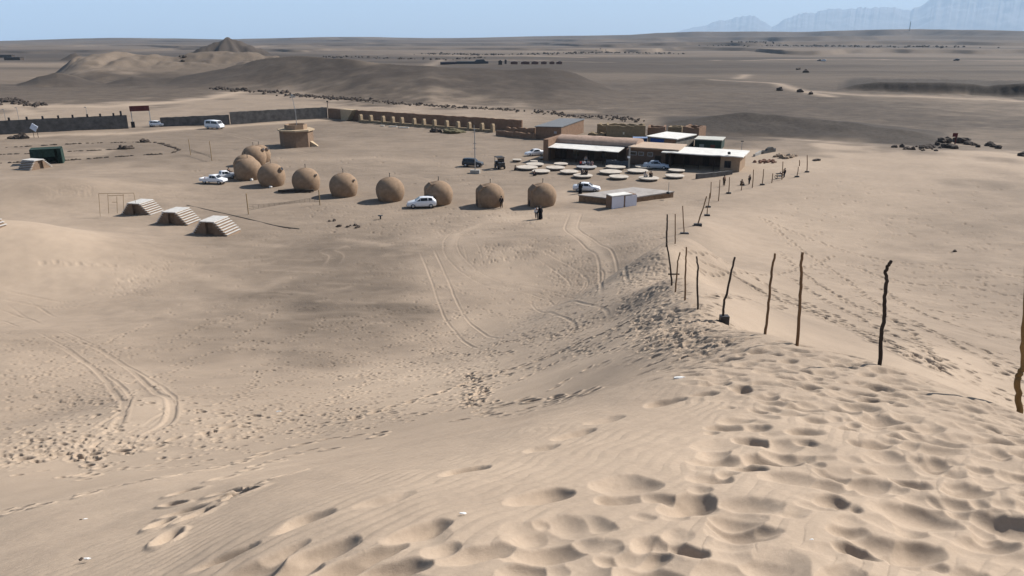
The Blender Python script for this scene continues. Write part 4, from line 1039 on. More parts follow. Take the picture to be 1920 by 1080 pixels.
stone_row([(270, 267), (300, 269), (318, 275), (335, 282), (322, 287)], 34, 'dark stone in the curved end joining the laid-out rows', 'stones in the curved end', .0)
rocks([(228, 279.5, .8), (236, 279.5, .8), (243, 279, .7), (268, 266.5, .8), (276, 266.5, .7)], 'larger dark stone among the laid-out stone rows', 'larger stones among the rows')
# thin pole frames and nets
def pole_thing(name, label, cat, parts, material=None, group=None, rad=.035):
    p0 = hit(*parts[0][0]); t = thing(name, label, cat, p0, 0, group)
    for nm, *pix in []: pass
    return t, p0
t = thing('pole_frame', 'thin rectangular pole frame behind the farthest stepped stand', 'frame', hit(188, 406)); P0 = t.location.copy()  # free-standing frame of thin poles
def fp(px, py): return facing(px, py, P0) - P0
for nm, a, b in (('post', (188, 406), (185, 363)), ('post', (254, 380), (251, 362)), ('crossbar', (185, 363), (251, 362)), ('upright', (204, 400), (202, 364)), ('upright', (220, 400), (219, 368)), ('upright', (232, 395), (231, 364)), ('rail', (202, 367), (232, 366)), ('rail', (210, 379), (220, 379))):
    MB().tube([fp(*a), fp(*b)], .032, 6).build(nm, WOODL(), t)
def net_court(label, a, b, ta, tb, group):
    pa, pb = hit(*a), hit(*b); t = thing('net_posts', label, 'net', pa, 0, group); q = pb - pa
    ha = (a[1] - ta) / ppm(pa); hb = (b[1] - tb) / ppm(pb)
    MB().tube([(0, 0, -.2), (0, 0, ha)], .07, 6).build('post', WOODL(), t); MB().tube([q - Vector((0, 0, .2)), q + Vector((0, 0, hb))], .07, 6).build('post', WOODL(), t)
    m_ = MB(); n = 14
    for i in range(n + 1):
        f = i / n; c = q * f; m_.tube([c + Vector((0, 0, .55 + .25 * math.sin(f * 3.1))), c + Vector((0, 0, 1.25 - .2 * math.sin(f * 3.1)))], .016, 4)
    for z in (0, .33, .66, 1): m_.tube([q * (i / 8) + Vector((0, 0, .55 + .7 * z + (.25 - .45 * z) * math.sin(i / 8 * 3.1))) for i in range(9)], .02, 4)
    m_.build('net', mat('grey_net_cord', (.12, .10, .08), .9), t)
net_court('sagging net between two thin posts on the open plain', (357.5, 291), (397.5, 302), 262, 265, 'nets between thin posts')
net_court('net between two thin posts in front of the mud huts', (466, 402), (600, 385), 362, 356, 'nets between thin posts')
# hose on the ground
Q = pline([(350, 385), (400, 396), (470, 412), (520, 424), (565, 430)])
tag(MB().tube([v + Vector((0, 0, .03)) for v in Q[::5]], .05, 5).build('hose', DARK(), None), 'long dark hose lying across the sand right of the stepped stands', 'hose')
rocks([(617.5, 415.5, .22), (627, 414, .26), (635.5, 425, .30), (652, 426, .22), (657, 423.5, .16), (666, 423, .24), (668, 427.5, .2), (672, 426, .26)], 'dark stone lying loose on the sand below the mud huts', 'loose dark stones below the huts')
p = hit(713.5, 411); t = thing('small_table', 'small dark table standing on the sand below the huts', 'table', p)
MB().tube([(0, 0, -.1), (0, 0, .45)], .10, 8).build('leg', DARK(), t); MB().lathe([(.32, .45), (.34, .5), (0, .5)], 14).build('table_top', DARK(), t)
rocks([(1790, 472, .22)], ['single dark stone alone on the smooth sand at the right'])
# ------------------------------------------------------------------ the long mud building with white awnings
F0, F1 = flat(1020, 302), flat(1385, 329)
FA = heading(F0, F1); FL = (F1 - F0).length
def s_of(px, d=0.0):
    """distance along the front (moved back by d) at which a picture column meets it"""
    dx, dy, _ = ray(px, 300); ox = F0.x - math.sin(FA) * d; oy = F0.y + math.cos(FA) * d; cx, cy = math.cos(FA), math.sin(FA)
    return float((oy * dx - ox * dy) / (cx * dy - cy * dx))
def at_front(name, label, cat, group=None): return thing(name, label, cat, (F0.x, F0.y, 0), FA, group)
b1 = at_front('vaulted_house', 'reddish mud house with a long barrel roof and a white awning over its dark veranda', 'house')
e1 = s_of(1168); aw = s_of(1160)
SHADE_BR = mat('veranda_shade_brown', (.075, .05, .038), .9, .3, 2, stretch=(4, 4, .5))  # back-wall brown darkened to paint in the veranda's deep shade
MB().box(0.9, e1, 3.4, 9.0, -.4, 3.15).build('wall', SHADE_BR, b1)
MB().box(-.15, .88, -.1, 9.2, -.4, 4.1).build('end_wall', MUD_R(), b1)
n = 12; vault = [(3.5, 3.152)] + [(6.3 - 2.8 * math.cos(math.pi * i / n), 3.152 + 1.25 * math.sin(math.pi * i / n)) for i in range(n + 1)] + [(9.1, 3.152)]
q = MB(); m_ = len(vault); X = [.9 + (e1 + 1.2 - .9) * i / 10 for i in range(11)]; rn = random.Random(3)
vs = [(x, y, z + rn.uniform(-.05, .05)) for x in X for y, z in vault]
q.add(vs, [(i * m_ + j, (i + 1) * m_ + j, (i + 1) * m_ + j + 1, i * m_ + j + 1) for i in range(10) for j in range(m_ - 1)], True)
q.add(vs[:m_], [tuple(range(m_))[::-1]]); q.add(vs[-m_:], [tuple(range(m_))]); q.build('barrel_roof', mat('pinkish_mud_roof', (.32, .225, .17), .95, .24, 1.2, bump=.5, bscale=6), b1)
def awning(root, s0, s1, d0, d1, z0, z1, th=.10, nm='awning'):
    q = MB(); n = 14; rn = random.Random(int(s1 * 10)); a = []
    for i in range(n + 1):
        x = s0 + (s1 - s0) * i / n; o = rn.uniform(-.05, .05)
        a += [(x, d0 + rn.uniform(-.06, .06), z0 + o), (x, (d0 + d1) / 2, (z0 + z1) / 2 + o * .6 - .03), (x, d1, z1)]
    m_ = len(a); f = [(i * 3 + j, (i + 1) * 3 + j, (i + 1) * 3 + j + 1, i * 3 + j + 1) for i in range(n) for j in (0, 1)]
    b_ = [(x, y, z + th) for x, y, z in a]
    edge = [(0, 3)] ; q.add(a + b_, [t[::-1] for t in f] + [tuple(v + m_ for v in t) for t in f] + [(i * 3, (i + 1) * 3, (i + 1) * 3 + m_, i * 3 + m_) for i in range(n)] + [(i * 3 + 2, i * 3 + 2 + m_, (i + 1) * 3 + 2 + m_, (i + 1) * 3 + 2) for i in range(n)]
          + [(0, m_, m_ + 1, 1), (1, m_ + 1, m_ + 2, 2), (n * 3, n * 3 + 1, n * 3 + 1 + m_, n * 3 + m_), (n * 3 + 1, n * 3 + 2, n * 3 + 2 + m_, n * 3 + 1 + m_)])
    return q.build(nm, WHITEROOF(), root)
awning(b1, 1.0, aw, -.5, 3.38, 2.62, 3.0)
for i in range(6):
    x = 1.3 + (aw - 1.6) * i / 5; MB().tube([(x, -.2, -.2), (x, -.2, 2.64)], .07).build('veranda_post', WOODD(), b1)
for x0, x1, z0, z1, nm in ((2.0, 3.2, .05, 2.1, 'door'), (4.6, 5.8, .9, 2.0, 'window'), (7.6, 8.8, .05, 2.1, 'door'), (10.2, 11.4, .9, 2.0, 'window')):
    MB().box(x0, x1, 3.33, 3.42, z0, z1).build(nm, WOODD() if nm == 'door' else GLASS(), b1)
# middle house with tan flat roof
b2 = at_front('flat_roofed_house', 'brown mud house with tan flat roof between the two white-awninged buildings', 'house')
m0, m1 = e1 + .05, s_of(1246) - .3
MB().box(m0, m1, 1.6, 8.9, -.4, 3.0).build('wall', mat('dark_mud_wall', (.13, .085, .06), .95, .2, 2), b2)
MB().prism([(m0 + .6, .6), (m1 + 2.6, .6), (m1 + 2.2, 8.4), (m0 + 1.0, 8.4)], 3.42, 3.62).build('roof', mat('tan_mud_roof', (.40, .30, .22), .95, .12, 1.2, bump=.5), b2)
MB().box(m0 + .5, m1 + .2, 1.5, 8.0, 3.002, 3.418).build('eaves_wall', MUD_R(), b2)
for i, (x0, x1) in enumerate(((.7, 2.0), (2.3, 3.3), (4.0, 5.0))):
    f = MB().box(m0 + x0, m0 + x1, 1.52, 1.62, 2.0, 2.7).build('window', mat('pale_window_frame', (.32, .32, .33), .6), b2)
    MB().box(m0 + x0 + .1, m0 + x1 - .1, 1.49, 1.518, 2.1, 2.6).build('pane', GLASS(), f)
MB().box(m0 + 5.4, m0 + 6.5, 1.5, 1.62, -.1, 2.2).build('door', WOODD(), b2)
# right house: long white roof over a deep veranda, one room with a window at its right end
b3 = at_front('long_white_roofed_house', 'mud house at the right under the longest white roof, with a dark veranda', 'house')
w0, wr = s_of(1250), s_of(1351)
MB().box(wr, FL, 0, 5.6, -.4, 3.1).build('room_wall', MUD(), b3)
MB().box(w0, wr - .003, 4.2, 5.6, -.4, 3.1).build('veranda_wall', SHADE_BR, b3)
MB().box(w0 + .0, w0 + .3, 1.6, 4.198, -.4, 3.1).build('side_wall', SHADE_BR, b3)
awning(b3, s_of(1241), FL + .55, -.75, 6.1, 3.12, 3.3, .16, 'roof')
for i in range(4):
    x = w0 + .5 + (wr - w0 - 1.5) * i / 3; MB().tube([(x, -.3, -.2), (x, -.3, 3.14)], .06).build('veranda_post', WOODD(), b3)
xw = s_of(1365); f = MB().box(xw - .55, xw + .55, -.05, .04, 1.15, 2.35).build('window', DARK(), b3)
MB().box(xw - .46, xw - .03, -.08, -.052, 1.22, 2.28).build('pane', GLASS(), f); MB().box(xw + .03, xw + .46, -.08, -.052, 1.22, 2.28).build('pane', GLASS(), f)
for x0, x1 in ((2.0, 3.1), (5.5, 6.6)): MB().box(w0 + x0, w0 + x1, 4.14, 4.22, -.1, 2.1).build('door', WOODD(), b3)
xt = s_of(1366); MB().lathe([(.26, 3.47), (.26, 3.85), (0, 3.92)], 12, xt, 0.0).build('roof_vent', DARK(), b3)
# benches and clutter in the verandas
def house(name, label, c0, c1, c2, h, walls, roof, over=.25, th=.16, slope=0.0, cat='house', side=None):
    """block on a parallelogram: c0-c1 is the front, c1-c2 the right flank"""
    t = thing(name, label, cat, c0, heading(c0, c1)); R_ = Matrix.Rotation(-heading(c0, c1), 4, 'Z')
    a = R_ @ (c1 - c0); b_ = R_ @ (c2 - c0); d = R_ @ (c2 - c1)
    P = [(0, 0), (a.x, a.y), (b_.x, b_.y), (d.x, d.y)]
    MB().prism(P, -.5, [h, h, h + slope, h + slope]).build('wall', walls, t)
    c = Vector((sum(p[0] for p in P) / 4, sum(p[1] for p in P) / 4)); Q = [tuple(c + (Vector(p) - c) * (1 + over / max(1, (Vector(p) - c).length))) for p in P]
    MB().prism(Q, [h + .003, h + .003, h + slope + .003, h + slope + .003], [h + th, h + th, h + slope + th, h + slope + th]).build('roof', roof, t)
    return t, P
t, P = house('blue_fronted_hut', 'small house with white roof and a bright blue front panel behind the mud houses', flat(1213, 287), flat(1266, 293), flat(1300, 283.5), 3.3, block_mat('grey_brown_blocks', (.16, .145, .125, 1), (.12, .11, .10, 1), (.2, .18, .16, 1), 1.5), WHITEROOF(), .5)
L_ = P[1][0]; MB().box(.7, L_ * .58, -.08, -.003, .4, 3.1).build('blue_panel', mat('blue_tarpaulin', (.012, .06, .24), .6, .25, 2), t); MB().box(L_ * .62, L_ * .98, -.06, -.003, -.1, 3.2).build('brown_panel', MUD_R(), t)
t = thing('blue_container', 'blue storage container left of the blue-fronted hut, behind the tan roof', 'container', flat(1186, 285), math.radians(-8))
MB().box(0, 2.85, 0, 2.2, -.2, 2.75).build('body', mat('dark_blue_paint', (.02, .055, .13), .5, .25, 1.5), t); MB().box(-.06, 2.91, -.06, 2.26, 2.752, 2.86).build('lid', mat('pale_blue_lid', (.14, .19, .30), .6, .2, 2), t)
t, P = house('green_hut', 'dark green hut with pale flat roof behind the long white roof', flat(1301, 287.5), flat(1351, 290), flat(1357, 283.5), 2.75, mat('dark_green_boards', (.022, .042, .034), .75, .35, 2), mat('pale_roof_sheet', (.42, .41, .36), .7, .15, 2), .2)
L_ = P[1][0]
for x, c in ((L_ * .18, 'pale_shutter'), (L_ * .6, 'red_brown_shutter')): MB().box(x, x + .9, -.06, -.003, .9, 1.9).build('window', mat(c, (.22, .25, .23) if c[0] == 'p' else (.10, .03, .02), .7), t)
t, P = house('grey_roofed_house', 'reddish mud house with sloping grey roof beside the pillared wall', flat(1004, 263), flat(1052, 264), flat(1094, 251.5), 3.0, MUD_R(), mat('grey_roof_sheet', (.13, .135, .14), .7, .15, 1.5), .35, .18, .5)
L_ = P[1][0]; MB().box(L_ * .72, L_ * .82, -.05, -.003, 1.6, 2.1).build('window', mat('pale_window_frame', (.32, .32, .33), .6), t)
# roofless ruins behind
def ruin(label, a, b, depth, h, seed, material=None):
    t = thing('ruined_house', label, 'ruin', a, heading(a, b), 'roofless mud ruins behind the houses'); L = (b - a).length; rn = random.Random(seed)
    def rag(L_, hh):
        n = max(4, int(L_ * 1.6)); return [(0, -.5)] + [(L_ * i / n, hh + rn.uniform(-.28, .12)) for i in range(n + 1)] + [(L_, -.5)]
    M_ = material or mat('ochre_mud_ruin', (.235, .175, .105), .95, .2, 1.4, bump=.6, bscale=6)
    MB().extr(rag(L, h), 0, .45).build('front_wall', M_, t); MB().extr(rag(L, h * .95), depth - .45, depth).build('back_wall', M_, t)
    for x in (0, L - .45):
        q = MB().extr(rag(depth - .94, h), 0, .45); q.xf(Matrix.Translation((x + .45, .47, 0)) @ Matrix.Rotation(math.pi / 2, 4, 'Z')); q.build('side_wall', M_, t)
    return t, L
ruin('low broken mud ruin right of the grey-roofed house', flat(1102, 259), flat(1134, 261), 3, 1.2, 1)
ruin('tall pale mud ruin, leftmost of the roofless row', flat(1119, 254), flat(1146, 255), 4, 2.6, 2)
t, L_ = ruin('widest roofless mud ruin, with a small bright opening painted on its wall', flat(1137, 265), flat(1209, 266), 6, 3.6, 3)
MB().box(L_ * .42, L_ * .46, -.03, .02, 1.6, 2.1).build('daylight_panel', mat('painted_daylight', (.62, .55, .42), .9), t)  # solid pale panel painted as light showing through a hole in the wall
ruin('reddish mud ruin behind the blue container', flat(1213, 263), flat(1246, 264), 5, 3.1, 4, MUD_R())
ruin('narrow mud ruin between two reddish ruins behind the blue-fronted hut', flat(1251, 262), flat(1277, 263), 5, 2.9, 5)
ruin('rightmost mud ruin with a sunlit flank above the green hut', flat(1278, 266), flat(1309, 268), 6, 3.4, 6, MUD_R())
# low block walls and rubble
wall_between('block_wall', 'short grey block wall in front of the right-hand mud house', flat(1305, 341.5), flat(1371, 332.5), 1.3, 1.15, .4, BLOCKS(), loops=14, rag=.05)
wall_between('block_wall', 'dark low block wall left of the pale post in front of the brown house', flat(1136, 313), flat(1178, 315.5), 1.35, 1.2, .35, mat('shaded_block_wall', (.075, .082, .095), .9, .3, 2), loops=10, rag=.1)  # slate tone paints in the shade on the wall's front
wall_between('broken_wall', 'broken grey wall stub standing right of the white-roofed house', flat(1427, 299), flat(1451, 295), 1.7, 2.0, .5, BLOCKS(), loops=8, rag=.35)
wall_between('broken_wall', 'leaning grey wall piece touching the corner of the white-roofed house', flat(1413, 303), flat(1424, 299.5), 1.4, 1.7, .4, CONC(), loops=5, rag=.2)
p = hit(1436, 304); q = MB()
for i in range(26): q.rock((random.gauss(0, 1.3), random.gauss(0, .7), .1), random.uniform(.15, .45), i, .8, 1)
tag(q.build('brick_rubble', mat('reddish_brick_rubble', (.17, .085, .055), .95, .4, 3), None, p, .5), 'heap of reddish brick rubble by the broken grey wall', 'rubble', None, 'stuff')
p = hit(1466, 293.5); q = MB()
for i in range(18): q.rock((random.gauss(0, 1.1), random.gauss(0, .8), .1), random.uniform(.25, .7), i + 50, .7, 1)
tag(q.build('earth_rubble', mat('brown_earth', (.24, .175, .12), .95, .3, 2, bump=.5), None, p), 'low brown earth heap right of the broken grey wall', 'rubble', None, 'stuff')
# low stage with paved top, white booth at its near corner
SA, SB, SC = flat(1085, 381.5), flat(1162, 390.5), flat(1262, 375)
t = thing('low_stage', 'low mud-walled stage with a flat grey top behind the white booth', 'stage', SB, 0)
P = [tuple((v - SB).xy) for v in (SA, SB, SC, SA + SC - SB)]
MB().prism(P, -.5, 1.12).build('wall', mat('brown_brick_wall', (.22, .14, .085), .95, .3, 2.5, bump=.5), t)
MB().prism([tuple(Vector(p_) * 1.0 + (Vector(p_) - (Vector(P[3]) / 2)).normalized() * .12) for p_ in P], 1.123, 1.27).build('paved_top', mat('grey_paved_top', (.30, .27, .245), .9, .2, 1.2, bump=.3), t)
Q0, Q1 = flat(1147, 398.8), flat(1193, 393)
t = thing('booth', 'white two-panel booth with white roof at the near corner of the low stage', 'booth', Q0, heading(Q0, Q1)); L_ = (Q1 - Q0).length; hb = 31 / ppm(Q0) / .98
MB().box(.05, L_ - .05, .08, 1.5, -.3, hb - .12).build('wall', MUD_R(), t)
MB().prism([(-.05, -.04), (L_ * .82, -.04), (L_ * .78, 1.6), (.15, 1.6)], hb - .118, hb).build('roof', WHITEROOF(), t)
PW = mat('bluish_white_panel', (.62, .62, .68), .6, .05, 2)
MB().box(0, L_ * .47, 0, .078, -.05, hb - .16).build('white_panel', PW, t); MB().box(L_ * .535, L_, 0, .078, -.05, hb - .2).build('white_panel', PW, t)
p = flat(1253, 363, 1.27); t = thing('lamp_post', 'short thin lamp post with dark foot on the right end of the low stage', 'lamp post', p)
MB().tube([(0, 0, 0), (0, 0, 1.6)], .04).build('pole', STEEL(), t); MB().lathe([(.28, 0), (.28, .22), (0, .3)], 10).build('foot', DARK(), t)

# ------------------------------------------------------------------ round sitting platforms
PL = [(969, 304.5, 19, 'pale'), (1001, 307, 16, 'dark'), (1003, 314, 37, ''), (988.5, 320.5, 44, ''), (1015, 327, 37, ''), (1052, 312.5, 29, ''), (1042, 320.5, 39, ''), (1068, 328, 38, ''), (1101, 319, 42, ''), (1094, 336, 40, ''),
      (1156, 319, 41, ''), (1146.5, 329, 46, ''), (1162, 338, 40, ''), (1198, 326.5, 43, ''), (1212, 318.5, 41, ''), (1219, 341, 42, ''), (1271, 325, 33, ''), (1268, 336, 39, ''), (1017, 300, 14, '')]
PLB = ['smallest pale round platform at the left, farther back than the others', 'small dark-sided round platform left of the veranda', 'round white platform at the left, behind the two leftmost large ones', 'leftmost large round white platform with a seated person beside it',
       'round white platform at the left with a dark figure at its edge', 'round white platform straight in front of the vaulted house, nearest its veranda', 'round white platform between the left pair and the platform with the group', 'round white platform left of the one with two seated people',
       'round greyish platform crowded by the seated group', 'round white platform with two seated people above the white sedan', 'round white platform behind the largest one in the middle', 'largest round white platform in the middle of the yard', 'round white platform nearest the low stage, left of the pair at its right',
       'round white platform just left of the silver car', 'round white platform below the pale lamp post and silver car, farthest back at the right', 'round white platform with one dark seated person, front right', 'round white platform partly behind the rightmost one', 'rightmost round white platform beside the grey block wall', 'small pale platform under the left edge of the veranda']
PT = mat('white_platform_top', (.42, .37, .31), .9, .25, 1.4, bump=.2); PTG = mat('shadowed_platform_top', (.30, .29, .28), .85, .15, 1.4)  # grey version paints one platform's shadow into its top
PLP = []
for (px, base, w_, kd), lb in zip(PL, PLB):
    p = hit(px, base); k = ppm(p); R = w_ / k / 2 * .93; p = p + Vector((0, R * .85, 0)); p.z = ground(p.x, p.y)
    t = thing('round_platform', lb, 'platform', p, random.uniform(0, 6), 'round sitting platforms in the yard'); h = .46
    MB().lathe([(R * .84, -.25), (R * .84, h - .18)], 26, smooth=False).build('base', mat('dark_brick_base', (.10, .08, .065), .95, .2, 4), t)  # one dark brick tone for the whole base
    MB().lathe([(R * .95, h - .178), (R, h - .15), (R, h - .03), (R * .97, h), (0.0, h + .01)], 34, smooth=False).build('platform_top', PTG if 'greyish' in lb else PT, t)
    PLP.append((p, R, h))
# ------------------------------------------------------------------ vehicles where they stand
def park(px, base, back=0.8):
    p = hit(px, base); p = p + Vector((0, back, 0)); p.z = ground(p.x, p.y); return p
SIL = lambda: mat('silver_car_paint', (.36, .41, .47), .3, .05, 1, spec=.5)
BLK = lambda: mat('dark_car_paint', (.022, .026, .032), .3, .1, 1, spec=.5)
R_ = math.radians
vehicle('hatchback', 'hatchback', 'white hatchback parked facing left in front of a mud hut', 'car', WHITE(), park(790, 391), R_(188))
vehicle('pickup', 'pickup', 'white pickup with dark bed cover near the left mud huts, facing right', 'pickup', WHITE(), park(397, 346, 1), R_(-12), None, .82)
vehicle('pickup', 'pickup', 'second white pickup, behind the first and nearer the motorcycle', 'pickup', WHITE(), park(406, 341, 3.0), R_(40), None, .8)
vehicle('minibus', 'van', 'white minibus standing in front of the grey block wall', 'minibus', WHITE(), park(400, 242, 1), R_(-20))
vehicle('suv', 'suv', 'white car entering by the gate beside the low grey wall', 'car', WHITE(), park(294, 237.5, .5), R_(0), None, .85)
vehicle('suv', 'suv', 'dark four-wheel-drive car parked behind the light pole on the plain', 'car', BLK(), park(886, 314, 1), R_(-14), None, .86)
vehicle('sedan', 'sedan', 'white car at the left corner of the vaulted house', 'car', WHITE(), park(1003, 293, 1), R_(205), None, .9)
vehicle('sedan', 'sedan', 'silver car in the shade before the brown flat-roofed house', 'car', SIL(), park(1232, 318, 1), R_(-12), None, 1.0)
vehicle('sedan', 'sedan', 'white sedan beside the low stage with a person in black next to it', 'car', WHITE(), park(1101, 361, 1.2), R_(-8), None, .93)
vehicle('van', 'van', 'tiny white van crossing the distant gravel plain at the right', 'van', WHITE(), hit(1544, 115), R_(160))
p = hit(1536, 114.5); vehicle('suv', 'suv', 'tiny dark car just left of the distant white van', 'car', BLK(), p, R_(170))
vehicle('suv', 'suv', 'tiny dark car alone on the distant sandy road at far right', 'car', BLK(), hit(1793, 114), R_(175), None, 1.3)
# open utility buggy
p = park(937, 317, .6); t = thing('utility_buggy', 'small dark open buggy with flat roof right of the light pole', 'buggy', p, R_(-70))
MB().box(-1.2, 1.0, -.62, .62, .35, .62).box(-1.2, -.5, -.6, .6, .622, 1.25).box(.55, 1.15, -.58, .58, .622, 1.15).build('body', BLK(), t)
MB().box(-1.1, .75, -.68, .68, 1.98, 2.08).build('roof', DARK(), t)
for x in (-1.0, .62):
    for y in (-.6, .6): MB().tube([(x, y, .6), (x, y, 2.0)], .04, 6).build('roof_post', DARK(), t)
MB().box(-.25, .15, -.5, .5, .625, .8).build('seat', DARK(), t); MB().box(.6, .63, -.55, .55, 1.2, 1.9).build('windscreen', GLASS(), t)
for x in (-.85, .8):
    for y in (-.6, .6): wheel(t, x, y, .32, .22)
def motorcycle(label, p, rz, group=None):
    t = thing('motorcycle', label, 'motorcycle', p, rz, group)
    for x in (-.64, .66):
        q = MB(); n = 20; vs = []
        for i in range(n):
            a = 2 * math.pi * i / n
            for j in range(6):
                b_ = 2 * math.pi * j / 6; vs.append((x + (.27 + .05 * math.cos(b_)) * math.cos(a), .05 * math.sin(b_), .32 + (.27 + .05 * math.cos(b_)) * math.sin(a)))
        q.add(vs, [(i * 6 + j, ((i + 1) % n) * 6 + j, ((i + 1) % n) * 6 + (j + 1) % 6, i * 6 + (j + 1) % 6) for i in range(n) for j in range(6)], True); q.build('wheel', RUBBER(), t)
    MB().tube([(-.64, 0, .32), (-.2, 0, .45), (.1, 0, .40), (.45, 0, .75)], .05, 6).tube([(-.64, 0, .32), (-.45, 0, .72), (.4, 0, .78)], .035, 6).build('frame', DARK(), t)
    MB().box(-.15, .25, -.12, .12, .28, .55).build('engine', STEEL(), t)
    MB().lathe([(.02, -.28), (.13, -.18), (.15, 0), (.12, .2), (.03, .28)], 12).xf(Matrix.Translation((.2, 0, .85)) @ Matrix.Rotation(math.pi / 2, 4, 'Y')).build('fuel_tank', mat('dark_red_tank', (.06, .015, .012), .3), t)
    MB().box(-.72, -.02, -.13, .13, .78, .88).build('seat', DARK(), t); MB().tube([(.66, .04, .32), (.42, .04, 1.0)], .025, 6).tube([(.66, -.04, .32), (.42, -.04, 1.0)], .025, 6).build('fork', STEEL(), t)
    MB().tube([(.28, .36, 1.05), (.42, .2, 1.03), (.42, -.2, 1.03), (.28, -.36, 1.05)], .02, 6).build('handlebar', DARK(), t)
    return t
motorcycle('dark motorcycle leaning place beside the mud hut at the left end', park(436, 333, .2), R_(150)); bpy.context.view_layer.update()
bpy.data.objects['motorcycle']['label'] = 'dark motorcycle parked between the pickups and the mud huts'
motorcycle('dark motorcycle parked on the sand among the fence poles', park(1462, 335, .2), R_(20))
# ------------------------------------------------------------------ people
def who(label, px, base, rz, pose='stand', dz=0.0, group=None, **kw):
    p = hit(px, base); p.z += dz; return person(label, p, R_(rz), pose, group=group, **kw)
who('person in white top and dark trousers walking near the right mud hut', 1006, 411, -95, 'walk', top=(.62, .62, .62), legs=(.03, .035, .05))
who('person in long black robe walking beside the white-topped walker', 1013, 411, -90, 'walk', top=(.012, .012, .014), legs=(.02, .02, .02), robe=True, scarf=(.10, .08, .07))
who('person in dark clothes standing at the right foot of a mud hut', 940, 390.5, 100, 'stand', top=(.03, .03, .035), legs=(.05, .04, .035))
who('person in black robe standing against the white sedan', 1088, 363, 90, 'stand', top=(.012, .012, .013), legs=(.02, .02, .02), robe=True, scarf=(.012, .012, .013))
def on_platform(i, fx, fy, rz, label, group=None, pose='sit', **kw):
    p, R, h = PLP[i]; return person(label, p + Vector((R * fx, R * fy, h + .01)), R_(rz), pose, group=group, **kw)
on_platform(9, -.05, .25, -60, 'person in dark clothes and pale scarf sitting at left on the platform above the sedan', top=(.05, .05, .06), legs=(.03, .03, .03), scarf=(.4, .38, .36))
on_platform(9, .38, .2, -120, 'person in black sitting at right on the platform above the sedan', top=(.015, .015, .018), legs=(.015, .015, .02), scarf=(.015, .015, .018))
on_platform(15, .25, .35, -90, 'person in black sitting on the front right platform', top=(.015, .015, .017), legs=(.02, .02, .025))
on_platform(15, -.3, .3, -70, 'person in pale clothes sitting on the front right platform', top=(.45, .40, .36), legs=(.3, .28, .25))
on_platform(8, -.55, .6, -40, 'person in red top sitting at the left of the seated group', top=(.22, .02, .02), legs=(.03, .03, .04))
on_platform(8, -.2, .7, -80, 'person in white top sitting in the middle of the group', top=(.6, .6, .6), legs=(.05, .05, .06))
on_platform(8, .25, .75, -100, 'person in grey top sitting second from right in the group', top=(.22, .22, .25), legs=(.02, .02, .03))
on_platform(8, .6, .4, -140, 'person in pinkish clothes sitting at the right of the group', top=(.35, .22, .20), legs=(.2, .12, .11))
who('person standing on the ground behind the seated group', 1098, 309, -90, 'stand', top=(.34, .32, .32), legs=(.05, .05, .06))
who('person in dark clothes crouched at the left edge of the leftmost large platform', 965.5, 319.5, 20, 'sit', top=(.03, .025, .03), legs=(.03, .03, .03))
who('person in dark clothes sitting in front of a round platform at the left', 1002, 329.5, 60, 'sit', top=(.03, .03, .04), legs=(.02, .02, .02))
who('person in brown standing by the fence line below the grey block wall', 1357, 349, -60, 'stand', top=(.11, .07, .045), legs=(.05, .04, .03))
who('person in dark clothes sitting on the sand beneath the white-roofed house', 1390, 347, -60, 'sit', top=(.03, .03, .035), legs=(.03, .025, .02))
who('person in dark clothes standing right of the sitter by the fence poles', 1404.5, 346, 200, 'stand', top=(.035, .03, .03), legs=(.02, .02, .02), s=.9)
who('person in black standing by the motorcycle among the fence poles', 1470, 333, 200, 'stand', top=(.02, .02, .025), legs=(.03, .03, .04), s=.9)
who('person in dark top beside the motorcycle at the left mud huts', 430, 331, -30, 'stand', top=(.04, .04, .05), legs=(.03, .03, .04), s=.9)
# ------------------------------------------------------------------ light poles in the yard
p = hit(891, 325); k = ppm(p); t = thing('light_pole', 'tall light pole on a concrete block beside the dark four-wheel-drive car', 'light pole', p); h = (325 - 236) / k
MB().tube([(0, 0, .5), (0, 0, h * .75), (-.08, 0, h)], [.09, .07, .05]).build('pole', STEEL(), t); MB().prism([(-.85, -.5), (.75, -.55), (.85, .5), (-.8, .55)], -.2, .6).build('concrete_foot', CONC(), t)
for z in (.52, .62, .9): MB().box(-.3, .3, -.03, .03, h * z, h * z + .08).build('bracket', STEEL(), t)
p = hit(1179, 318); k = ppm(p); t = thing('lamp_post', 'pale square lamp post in front of the brown flat-roofed house', 'lamp post', p); h = 43 / k
MB().box(-.13, .13, -.13, .13, -.2, h).build('post', CONC(), t); MB().box(-.32, .10, -.16, .16, h * .50, h * .58).build('lamp_box', WHITE(), t)
p = hit(1388, 304); t = thing('lamp_post', 'thin lamp post rising behind the right end of the long white roof', 'lamp post', p); h = 38 / ppm(p)
MB().tube([(0, 0, -.2), (0, 0, h)], .05).build('pole', STEEL(), t); MB().box(-.25, .25, -.08, .08, h, h + .15).build('lamp_head', DARK(), t)

